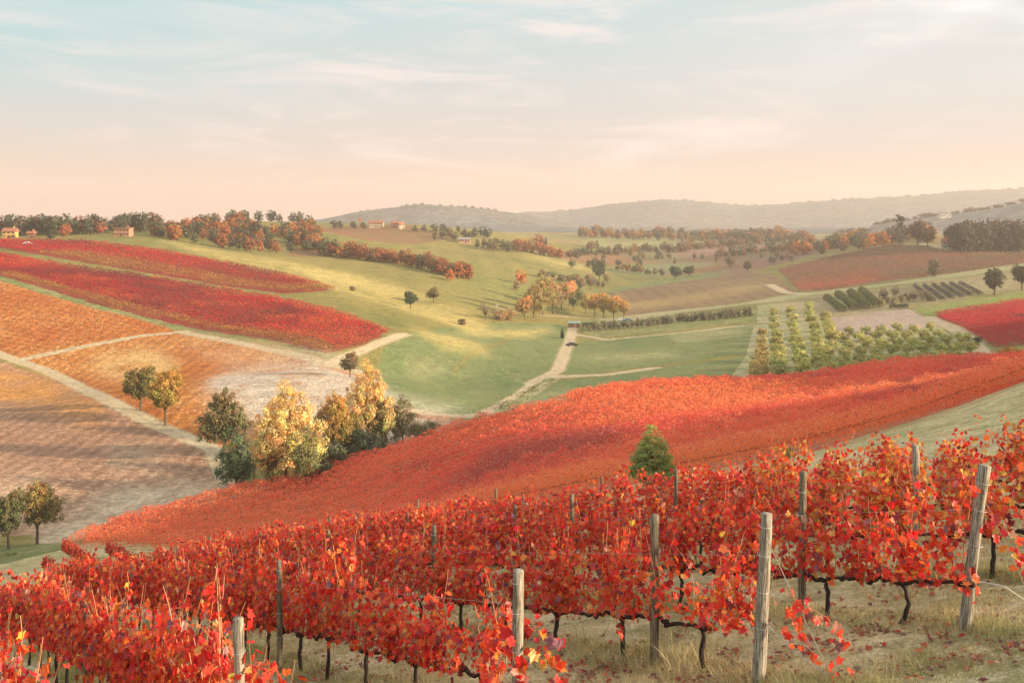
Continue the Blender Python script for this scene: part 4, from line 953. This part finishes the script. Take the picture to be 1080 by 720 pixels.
pole(1046,0,13,.9,'thin mast on the hazy ridge behind the right-hand wood',D=1480)
print('built', round(time.time()-T0, 1))
# ------------------------------------------------------------------ the vineyard in front
RD = np.array([-.541, .841]); RN = np.array([.841, .541]); SL = -.285
def cpos(k): return 3.4 if k == -1 else 9.25 + 2.65*(k-1)
def onrow(k, u):
    d = (u-U0)/F; D = cpos(k)/(.841*d + .541); return np.array([d*D, D])
PALV = np.array([(.82,.04,.028),(.88,.085,.03),(.70,.022,.03),(.90,.18,.04),(.40,.02,.03),(.85,.28,.05),(.22,.03,.045),(.30,.14,.17),(.82,.48,.09),(.70,.32,.22)])
PW = np.array([.26,.22,.15,.12,.08,.05,.045,.025,.02,.03]); PW /= PW.sum()
HALF = np.array([(0,0),(.20,-.20),(.50,-.02),(.36,.24),(.50,.56),(.20,.62),(0,1.0)])
def leaves(P, size, rg, bias, pal=PALV, pw=PW, lod=0):
    n = len(P); N_ = rg.normal(size=(n,3)); N_ /= np.linalg.norm(N_, axis=1)[:,None]; N_ = N_*.75 + bias; N_ /= np.linalg.norm(N_, axis=1)[:,None]
    A = np.array([0,0,-1.]) + rg.normal(0, .55, (n,3)); A -= (A*N_).sum(1)[:,None]*N_; A /= np.linalg.norm(A, axis=1)[:,None]+1e-6
    B = np.cross(N_, A); s = size*rg.uniform(.55, 1.35, n)[:,None]; fold = rg.uniform(-.1, .55, n)[:,None]; curl = rg.uniform(-.3, .35, n)[:,None]
    if lod == 0:
        V, Fc = [], []
        for sg in (1, -1):
            for x, y in HALF:
                V.append(P + A*s*y + B*s*(x*sg)*np.sqrt(1-.5*fold**2) + N_*s*(fold*x*.8 - curl*(y-.3)**2))
        V = np.stack(V, 1).reshape(-1, 3); base = np.arange(n)[:,None]*14
        Fc = np.concatenate([base + np.arange(7), base + 7 + np.arange(7)[::-1]], 1).reshape(-1, 7); rep = 2
    elif lod == 1:
        pr = [(0,-.05),(.45,-.12),(.46,.5),(0,1.0),(-.46,.5),(-.45,-.12)]
        V = np.stack([P + A*s*y + B*s*x + N_*s*(abs(x)*fold) for x, y in pr], 1).reshape(-1, 3); b0 = np.arange(n)[:,None]*6
        Fc = np.concatenate([b0+np.array([0,1,2,3]), b0+np.array([0,3,4,5])], 1).reshape(-1, 4); rep = 2
    else:
        V = np.stack([P + A*s*y + B*s*x for x, y in [(0,-.1),(.5,.4),(0,1.0),(-.5,.4)]], 1).reshape(-1, 3); Fc = np.arange(n*4).reshape(-1, 4); rep = 1
    c = pal[rg.choice(len(pal), n, p=pw)]*rg.uniform(.75, 1.2, (n,1)); c = c*(1+rg.normal(0, .08, (n,3)))
    return V, Fc, np.repeat(np.clip(c, .004, .95), rep, 0)
def vineproto(seed, lod, nshoot, W=1.6, dens=1.0, hang=.12, yellow=0.0, wild=0.2, end=False, nocane=False):
    rg = np.random.default_rng(seed); x0 = rg.uniform(-.25, .25)
    # trunk and arms
    nt_ = 8; t = np.linspace(0, 1, nt_); bx_ = rg.uniform(-.16, .16); by_ = rg.uniform(-.06, .06)
    tp = np.stack([x0 + bx_*np.sin(t*2.6) + rg.normal(0, .008, nt_), by_*np.sin(t*3) + rg.normal(0, .008, nt_), -.06 + t*.66], 1)
    tp[:,2] += SL*tp[:,0]
    tr = np.linspace(.044, .032, nt_)*rg.uniform(.75, 1.1, nt_)
    trunk = [tube(tp, tr, 7)]
    tx, tf = join(trunk)
    arms = []
    for sg in (1, -1):
        L_ = (W/2 - sg*x0)*(1.03); m = 12; q = np.linspace(0, 1, m); xs = tp[-1,0] + sg*q*L_
        if end and sg < 0: xs = tp[-1,0] + sg*q*.12
        zz = .60 + .06*np.sin(q*3) + rg.normal(0, .014, m); zz[0] = tp[-1,2] - SL*tp[-1,0]
        arms.append(tube(np.stack([xs, rg.normal(0, .012, m), zz + SL*xs], 1), np.convolve(.026*rg.uniform(.6, 1.7, m+2), [.25,.5,.25], 'valid'), 6))
    ax_, af = join(arms)
    # shoots and leaves
    canes, LP_, LB_ = [], [], []
    for i in range(nshoot):
        xs = rg.uniform(-W/2, W/2); top = rg.uniform(1.2, 1.9) + (rg.random() < wild)*rg.uniform(.1, .4); m = 9; q = np.linspace(0, 1, m)
        lean = rg.normal(0, (.20,.17,.09)[lod], 2); arch = rg.uniform(0, .5)*(rg.random() < .35)
        down = rg.random() < hang
        if down:
            px = xs + rg.normal(0,.3)*q; py = rg.choice([-1,1])*rg.uniform(.15,.4)*np.sin(q*2); pz = 1.2 + .25*np.sin(q*2.2) - q*rg.uniform(.5, .95)
        else:
            px = xs + lean[0]*q*1.3 + arch*q**3*rg.choice([-1,1]); py = lean[1]*q + rg.normal(0,.02,m).cumsum()*.6; pz = .64 + (top-.64)*(q - .18*arch*q**3)
        sp = np.stack([px + rg.normal(0,.012,m), py, pz + SL*px], 1)
        canes.append(tube(sp, np.linspace(.008, .0038, m), 3, False))
        nn = int((30 if lod == 0 else 25 if lod == 1 else 17)*dens*rg.uniform(.7, 1.25)); f = rg.uniform(.02, .88 if rg.random() < .7 else 1.0, nn)**.95*(m-1); k = np.minimum(f.astype(int), m-2); b = sp[k] + (sp[k+1]-sp[k])*(f-k)[:,None]
        az = rg.uniform(0, 2*pi, nn); rr = rg.uniform(.03, (.16,.16,.11)[lod], nn); o = np.stack([np.cos(az)*rr, np.sin(az)*rr, rg.uniform(-.06, .05, nn)], 1)
        LP_.append(b + o); LB_.append(np.stack([np.cos(az)*.5, np.sin(az)*.9, np.full(nn, .45)], 1))
    P = np.concatenate(LP_); B_ = np.concatenate(LB_); keep = (P[:,2]-SL*P[:,0]) > .42; P, B_ = P[keep], B_[keep]
    pw = PW.copy()
    if yellow: pw[8] += yellow; pw[5] += yellow*.4; pw /= pw.sum()
    hue = rg.uniform(0, 1)
    if hue < .3: pw[[2,4,6,7]] *= 2.0; pw /= pw.sum()
    elif hue > .65: pw[[1,3,5]] *= 1.8; pw /= pw.sum()
    V, Fc, col = leaves(P, (.088, .105, .15)[lod], rg, B_, pw=pw, lod=lod)
    ms = dict(trunk=mesh('trunk', tx, tf, M_VBARK, True), cordon=mesh('cordon', ax_, af, M_VBARK, True), foliage=mesh('foliage', V, Fc, M_VINE, col=col))
    if not nocane:
        cv_, cf = join(canes); ms['canes'] = mesh('canes', cv_, cf, M_CANE)
    return ms
NEARP = [vineproto(100+i, 0, 23, dens=rng.uniform(.7,1.1), wild=.5, hang=rng.uniform(.08,.26)) for i in range(9)]
YELP = [vineproto(120+i, 0, 22, yellow=.30, wild=.4) for i in range(2)]
ENDP = [vineproto(130+i, 0, 15, dens=.9, hang=.3, end=True) for i in range(3)]
MIDP = [vineproto(140+i, 1, 22, dens=1.1, wild=.3) for i in range(8)]
FARP = [vineproto(150+i, 2, 20, dens=1.15, nocane=True) for i in range(6)]
print('vine protos', round(time.time()-T0, 1))
RZ = atan2(RD[1], RD[0])
ROWS = {-1: (285, 0, None), 0: (536, 4, 60), 1: (792, 24, 70), 2: (1016, 46, 81), 3: (1225, 66, 90), 4: (None, 110, 88), 5: (None, 185, 80)}
rowname = {-1: 'lowest row, bottom left corner', 0: 'second row up from the bottom left corner', 1: 'third row, ending at the thick post right of centre', 2: 'fourth row, ending at the leaning post on the right', 3: 'fifth row, crossing behind the leaning post', 4: 'sixth row, near the grass strip', 5: 'uppermost row, against the grass strip'}
vines = []
for k, (ue, ul, _) in ROWS.items():
    st = onrow(k, ue) if ue else cpos(k)*RN + RD*( -(cpos(k)*RN[1]) + 15.0 + k*.35)/RD[1]
    if k == -1: en = onrow(k, -12)
    else: en = onrow(k, ul)
    Lr = np.hypot(*(en-st)); n = int(Lr/1.6)
    for i in range(n):
        q = st + RD*(.75 + i*1.6)
        vines.append((np.hypot(*q), k, i, q))
q2 = 1.3*RN + RD*((-(1.3*RN[1]) + 9.5)/RD[1])
for i in range(5): vines.append((np.hypot(*(q2+RD*1.6*i)), -1, 30+i, q2+RD*1.6*i))
for i in range(7): vines.append((np.hypot(*(22.6*RN + RD*(-1.5 + 1.6*i))), 5, 20+i, 22.6*RN + RD*(-1.5 + 1.6*i)))
vines.sort(key=lambda t: t[0]); print('vines', len(vines))
def place_vine(ms, q, k, lab, flip, sc_=1.0, thin=1):
    zz = hz(q[0], q[1]) if np.hypot(*q) > 26 else float(plane(q[0], q[1])) - .02
    e = empty('grapevine', (q[0], q[1], zz), RZ); tag(e, lab, 'grapevine', 'grapevines, ' + rowname[k])
    e.scale = (1, flip*thin, sc_)
    for nm, me in ms.items(): obj(nm, me, e)
rest = []
for j, (r, k, i, q) in enumerate(vines):
    lab = {-1:'red-leaved grapevine in the lowest row at the bottom left corner', 0:'red grapevine in the row that ends at the bottom centre post', 1:'red grapevine in the row that ends at the upright post right of centre', 2:'red grapevine in the row that ends at the leaning post on the right', 3:'red grapevine in the row behind the leaning post', 4:'red grapevine in the last row but one before the grass strip', 5:'red grapevine in the uppermost row against the grass strip'}[k]
    if k in (0,1,2) and 0 < i < 11: lab = ['','second','third','fourth','fifth','sixth','seventh','eighth','ninth','tenth','eleventh'][i] + ' grapevine leftward from the ' + {0:'bottom centre post',1:'upright post right of centre',2:'leaning post on the right'}[k]
    if i == 0 and k in (0,1,2): lab = {0:'end grapevine with trailing red shoots at the bottom centre post', 1:'end grapevine with bent dark trunk beside the upright post right of centre', 2:'end grapevine just left of the leaning post'}[k]
    sr = float(sstep(q[0], .5, 7.0))
    if j < 292:
        if i == 0 and k in (0,1): ms = ENDP[k]
        elif r < 27: ms = YELP[i % 2] if (k in (3,4,5) and q[0] > 5.6) else NEARP[(i*5+k*3) % 9]
        elif r < 48: ms = MIDP[(i*3+k*5) % 8]
        else: ms = {n_: m_ for n_, m_ in FARP[(i+k) % 6].items()}
        place_vine(ms, q, k, lab, 1 if (i*7+k) % 3 else -1, random.uniform(.94, 1.06)*({3:.90,4:.76,5:.70}[k]*(1-sr) + 1.0*sr if k in (3,4,5) else (.90 if i < 1 else 1.26 if r < 30 else 1.1) if k == -1 else 1.12 if (k == 0 and q[0] < -3) else 1.0)*(.86 if r > 48 else 1), .72 if r > 48 else 1)
    else: rest.append(q)
if rest:
    Vs, Fs, Cs, o = [], [], [], 0
    for q in rest:
        me = FARP[random.randrange(6)]['foliage']; nv = len(me.vertices); v = np.empty(nv*3, np.float32); me.vertices.foreach_get('co', v); v = v.reshape(-1,3)
        f = np.empty(len(me.loops), np.int32); me.loops.foreach_get('vertex_index', f); c = np.empty(len(me.polygons)*4, np.float32); me.attributes['col'].data.foreach_get('color', c)
        R2 = np.array([[cos(RZ), -sin(RZ)],[sin(RZ), cos(RZ)]]); w2 = v.copy(); w2[:,:2] = v[:,:2] @ R2.T + q; w2[:,2] += hz(*q)
        Vs.append(w2); Fs.append(f.reshape(-1,4)+o); Cs.append(c.reshape(-1,4)[:,:3]); o += nv
    so = obj('distant_vines', mesh('distant_vines', np.concatenate(Vs), np.concatenate(Fs), M_VINE, col=np.concatenate(Cs))); so['kind'] = 'stuff'
    so['label'] = 'farthest red vines of the hill vineyard at the left edge'
# ------------------------------------------------------------------ posts
def post_mesh(h, r, seed, below=.3, square=False):
    rg = np.random.default_rng(seed); n = 12; z = np.linspace(-below, h, n); a = 1 + .10*rg.normal(size=n).cumsum()/3
    P = np.stack([rg.normal(0, .004, n).cumsum(), rg.normal(0, .004, n).cumsum(), z], 1)
    P = np.concatenate([P, P[-1:] + [[0,0,.012]]]); rr = np.concatenate([r*np.linspace(1.08, .94, n)*np.clip(a, .9, 1.1), [r*.78]])
    V, Q, T_ = tube(P, rr, 12); V[:,:2] *= 1 + .05*np.sin(np.arctan2(V[:,1], V[:,0])*3 + seed)[:,None]
    V[-1,2] += .004; return mesh('post', V, [Q, T_], None, True)
def post(q, h, r, label, group, mat, leanx=0, leany=0, seed=0, ring=True):
    z = float(plane(q[0], q[1])) if np.hypot(*q) < 26 else hz(q[0], q[1])
    me = post_mesh(h, r, seed); me.materials.append(mat); me.name = 'wooden_post'
    o = obj('wooden_post', me, None, (q[0], q[1], z), (leany, leanx, random.uniform(0, .3))); tag(o, label, 'post', group)
    if ring and np.hypot(*q) < 20:
        Vv, Ff = join([tube([(cos(a)*(r*1.12), sin(a)*(r*1.12), hh + .01*sin(a)) for a in np.linspace(0, 2*pi, 13)], .0035, 4, False) for hh in (.66, 1.1, 1.55, 1.9) if hh < h])
        obj('wire_tie', mesh('wire_tie', Vv, Ff, M_WIRE), o)
PT = [(-1,252,2.24,.062,'short thick grey post at the bottom left, in the lowest row',0,0,M_POST),(-1,92,2.0,.05,'thin post poking from the leaves at the far bottom left',0,.02,M_POST2),
      (0,545,2.03,.063,'pale round-topped end post at the bottom centre',0,0,M_POST),(0,295,2.05,.05,'slim brown post left of centre in the second row',-.01,0,M_POST2),
      (1,800,2.05,.072,'thick grey upright end post right of centre',.06,-.02,M_POST),(1,690,2.10,.058,'dark slim post just left of the thick upright end post',.0,0,M_POST2),(1,457,2.05,.05,'slim post half hidden by leaves in the middle of the third row',0,0,M_POST2),
      (2,1018,2.12,.078,'thick grey post leaning to the right at the right edge',.145,-.03,M_POST),(2,845,2.18,.062,'post standing among the leaves between the upright and the leaning post',0,0,M_POST2),(2,603,2.1,.05,'slim post showing above the leaves at the centre',0,0,M_POST2),
      (3,967,2.12,.055,'grey post rising from yellowed leaves left of the leaning post',0,0,M_POST),(3,712,2.1,.05,'thin post above the leaves below the cone-shaped evergreen',0,0,M_POST2)]
for j, (k, u, h, r, lab, lx, ly, m) in enumerate(PT): post(onrow(k, u)*(.965 if k < 1 else 1), h, r, lab, 'vineyard posts', m, lx, ly, 200+j)
last = {0:295, 1:457, 2:603, 3:712}
for k in (0,1,2,3,4,5):
    q = onrow(k, last[k]) if k in last else cpos(k)*RN + RD*((-(cpos(k)*RN[1]) + 16.5 + k)/RD[1]); en = onrow(k, ROWS[k][1])
    m = int(np.hypot(*(en-q))/6.4)
    for i in range(0 if k > 3 else 1, m+1):
        post(q + RD*6.4*i, random.uniform(1.5,1.8)*(.86 if k > 3 else 1), .045, f'thin post repeated along the {rowname[k]}', 'thin posts, ' + rowname[k], M_POST2, random.uniform(-.03,.03), random.uniform(-.03,.03), 300+k*20+i)
# wires
for k in (0,1,2,3,4):
    s = {0:onrow(0,545),1:onrow(1,800),2:onrow(2,1018)}.get(k); 
    if s is None: s = cpos(k)*RN + RD*((-(cpos(k)*RN[1]) + 13.5)/RD[1])
    for hh in (.63, 1.1, 1.55):
        m = 9; P = [(*(s+RD*32*t), float(plane(*(s+RD*32*t)) if np.hypot(*(s+RD*32*t)) < 26 else hz(*(s+RD*32*t)))+hh) for t in np.linspace(0, 1, m)]
        V, Fs = join([tube(P, .0016, 4)]); tag(obj('trellis_wire', mesh('trellis_wire', V, Fs, M_WIRE)), f'{ {.63:"low",1.1:"middle",1.55:"top"}[hh]} wire strung along the {rowname[k]}', 'wire', 'trellis wires')
def wire(P, label, r=.005):
    V, Fs = join([tube(P, r, 5)]); tag(obj('guy_wire', mesh('guy_wire', V, Fs, M_WIRE)), label, 'wire', 'guy wires')
def gp(x, y, h=0): return (x, y, float(plane(x, y))+h)
a = onrow(1,800); g_ = ray(878,716,9); wire([gp(a[0]+.1,a[1],1.75), tuple(g_)], 'thin guy wire running from the upright end post down to the grass')
wire([gp(a[0]+.12,a[1],.66), (gp(a[0]+.12,a[1],.66)[0]*.55+g_[0]*.45, gp(a[0],a[1])[1]*.55+g_[1]*.45, gp(a[0],a[1],.66)[2]*.55+g_[2]*.45-.03), tuple(g_)], 'low guy wire from the end vine down to the same spot in the grass')
a = onrow(2,1018); g_ = ray(1092,640,9); wire([gp(a[0]+.22,a[1],1.7), tuple(g_)], 'guy wire running from the leaning post to the right edge')
wire([gp(a[0]+.1,a[1],.62), (gp(a[0]+.45,a[1]-.1,.50)), tuple(g_)], 'low guy wire from the leaning post to the right edge', .008)
print('vines done', round(time.time()-T0, 1))
# ------------------------------------------------------------------ stray shoots at the row ends
def trailing(base, pts, nleaf, label, seed, size=.10):
    rg = np.random.default_rng(seed); P = np.array(base) + np.array(pts); t = np.linspace(0, len(P)-1, 14)
    S = np.stack([np.interp(t, np.arange(len(P)), P[:,i]) for i in range(3)], 1) + rg.normal(0, .012, (14,3))
    e = empty('trailing_shoot', tuple(S[0])); tag(e, label, 'vine shoot', 'trailing shoots at the row ends')
    V, Fs = join([tube(S-S[0], np.linspace(.006, .002, 14), 4, False)]); obj('cane', mesh('cane', V, Fs, M_CANE), e)
    k = rg.uniform(1, 13, nleaf); b = S[k.astype(int)] - S[0] + rg.normal(0, .07, (nleaf,3)); V, Fc, col = leaves(b, size, rg, np.array([0,-.6,.5])); obj('leaves', mesh('leaves', V, Fc, M_VINE, col=col), e)
b = gp(*onrow(1,815)); b2 = gp(*onrow(0,560)); b3 = gp(*onrow(2,1030))
trailing(b, [(.15,0,.75),(.45,-.1,.95),(.75,-.1,.75),(.85,-.15,.35)], 26, 'drooping shoot with red and orange leaves right of the upright end post', 1)
trailing(b, [(.1,0,.7),(.35,-.2,.55),(.6,-.3,.3),(.8,-.4,.12)], 16, 'low shoot with dark red leaves trailing over the grass by the end vine', 2)
trailing(b, [(.1,-.1,1.2),(.3,-.2,.95),(.4,-.2,.6)], 20, 'short leafy shoot hanging against the upright end post', 3)
trailing(b2, [(-.1,0,1.4),(.15,-.1,1.2),(.3,-.1,.8),(.35,-.1,.35)], 48, 'leafy shoot cascading right of the bottom centre post', 4, .115)
trailing(b2, [(-.3,0,1.3),(-.2,-.25,1.1),(-.1,-.3,.7),(-.15,-.3,.3)], 44, 'leafy shoot cascading in front of the bottom centre post', 5, .125)
trailing(b2, [(-.5,0,1.2),(-.5,-.25,.9),(-.55,-.3,.5),(-.5,-.3,.2)], 40, 'purple and red shoot hanging left of the bottom centre post', 6, .12)
trailing(b3, [(.1,0,1.5),(.35,-.1,1.3),(.55,-.1,.95),(.6,-.1,.7)], 24, 'sparse pink-red shoot hanging right of the leaning post', 7)
trailing(b3, [(-.3,0,.8),(-.2,-.1,.7),(-.15,-.15,.4)], 16, 'scarlet leaves dangling left of the leaning post', 8)
# ------------------------------------------------------------------ grass and fallen leaves
rg = np.random.default_rng(77)
def scatter(n, rmin, rmax, azr=(-31, 31)):
    a = np.radians(rg.uniform(*azr, n)); r = np.exp(rg.uniform(log(rmin), log(rmax), n)); return r*np.sin(a), r*np.cos(a)
def blades(n, rmin, rmax, hgt, wid, name, azr=(-31,31), tall=False):
    x, y = scatter(n, rmin, rmax, azr); dn = vnoise(x, y, 1.3, 101)*.6 + vnoise(x, y, .4, 102)*.5
    rowd = np.abs(((x*RN[0]+y*RN[1]-9.25)/2.65 + .5) % 1 - .5)*2.65      # distance to the nearest vine line
    keep = rg.random(n) < (np.clip(.45 + dn*.7 + .45*(rowd < .45), .06, 1) if not tall else np.clip(dn*1.6, 0, 1)*(rowd < .38)); x, y, rowd, dn = x[keep], y[keep], rowd[keep], dn[keep]; n = len(x)
    z = plane(x, y) - .01 + (vnoise(x, y, 1.7, 13)*.035 + vnoise(x, y, .55, 14)*.02); r = np.hypot(x, y)
    h = hgt*rg.uniform(.35, 1.2, n)*(1 + .9*(rowd < .4))*np.clip(1+dn*.6, .5, 1.6); w_ = wid*np.clip(r/14, .8, 3)*rg.uniform(.6, 1.3, n)
    az = rg.uniform(0, 2*pi, n); ln = rg.uniform(.1, 1.1, n)*h; la = rg.uniform(0, 2*pi, n)
    B = np.stack([x, y, z], 1); s = np.stack([np.cos(az), np.sin(az), np.zeros(n)], 1)*w_[:,None]; tip = B + np.stack([np.cos(la)*ln, np.sin(la)*ln, h], 1); md = B*.5+tip*.5 + np.stack([0*h, 0*h, h*.12], 1)
    V = np.stack([B-s, B+s, md+s*.6, md-s*.6, tip], 1).reshape(-1,3); b0 = np.arange(n)[:,None]*5
    Q = b0 + np.array([0,1,2,3]); T_ = b0 + np.array([3,2,4])
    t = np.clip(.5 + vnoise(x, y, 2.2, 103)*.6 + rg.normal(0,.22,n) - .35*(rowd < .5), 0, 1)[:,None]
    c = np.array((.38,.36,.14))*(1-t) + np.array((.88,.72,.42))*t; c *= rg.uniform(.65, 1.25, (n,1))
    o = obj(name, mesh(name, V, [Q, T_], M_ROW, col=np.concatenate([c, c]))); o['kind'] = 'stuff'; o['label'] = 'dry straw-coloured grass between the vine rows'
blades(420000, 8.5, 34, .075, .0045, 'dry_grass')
def fallen(n):
    x, y = scatter(n, 8.8, 34); rowd = ((x*RN[0]+y*RN[1]-9.25)/2.65 + .5) % 1 - .5
    keep = rg.random(n) < np.clip(.30 + vnoise(x, y, .9, 111)*.8 + .35*(np.abs(rowd)*2.65 < .6), .03, 1); x, y = x[keep], y[keep]; n = len(x)
    P = np.stack([x, y, plane(x, y) + rg.uniform(.015, .05, n)], 1)
    pal = np.array([(.45,.05,.04),(.30,.07,.05),(.55,.14,.05),(.30,.16,.10),(.50,.34,.22),(.20,.06,.06)]); V, Fc, col = leaves(P, .068, rg, np.array([0,0,1.6]), pal, np.ones(6)/6, 0)
    o = obj('fallen_leaves', mesh('fallen_leaves', V, Fc, M_VINE, col=col)); o['kind'] = 'stuff'; o['label'] = 'fallen red and brown vine leaves on the grass'
blades(60000, 8.5, 26, .17, .004, 'tall_dry_grass', tall=True)
fallen(30000)
# rough weeds along the verge of the hollow
x, y = [], []
for Pq in (rays([(225,526),(300,512),(385,490),(450,465),(520,440)], 100, 260, 6, False), rays([(-20,592),(70,573),(150,556),(230,530)], 90, 200, 6, False), rays([(588,398),(560,412),(530,430),(505,440)], 150, 300, 6, False)):
    for i in range(len(Pq)-1):
        m = int(np.hypot(*(Pq[i+1]-Pq[i])[:2])*26); t = rg.random(m); q = Pq[i,:2] + (Pq[i+1]-Pq[i])[:2]*t[:,None] + rg.normal(0, 1.8, (m,2)); x.append(q[:,0]); y.append(q[:,1])
x, y = np.concatenate(x), np.concatenate(y); kk = vnoise(x, y, 4, 121) + .4*vnoise(x, y, 1.3, 122) > 0; x, y = x[kk], y[kk]
P = np.stack([x, y, H(x, y) + rg.uniform(0, .9, len(x))*np.clip(vnoise(x, y, 4, 121), .1, 1)], 1)
V, Q = quads_at(P, .34, rg, np.array([0,-.2,.6]), 1); t = np.clip(.5+vnoise(x, y, 3, 123)*.8, 0, 1)[:,None]; c = (np.array((.11,.14,.05))*(1-t)+np.array((.34,.28,.12))*t)*rg.uniform(.7,1.25,(len(x),1))
o = obj('verge_weeds', mesh('verge_weeds', V, Q, M_ROW, col=c)); o['kind'] = 'stuff'; o['label'] = 'rough green and straw weeds along the bank of the hollow'
print('all done', round(time.time()-T0, 1), len(bpy.data.objects))
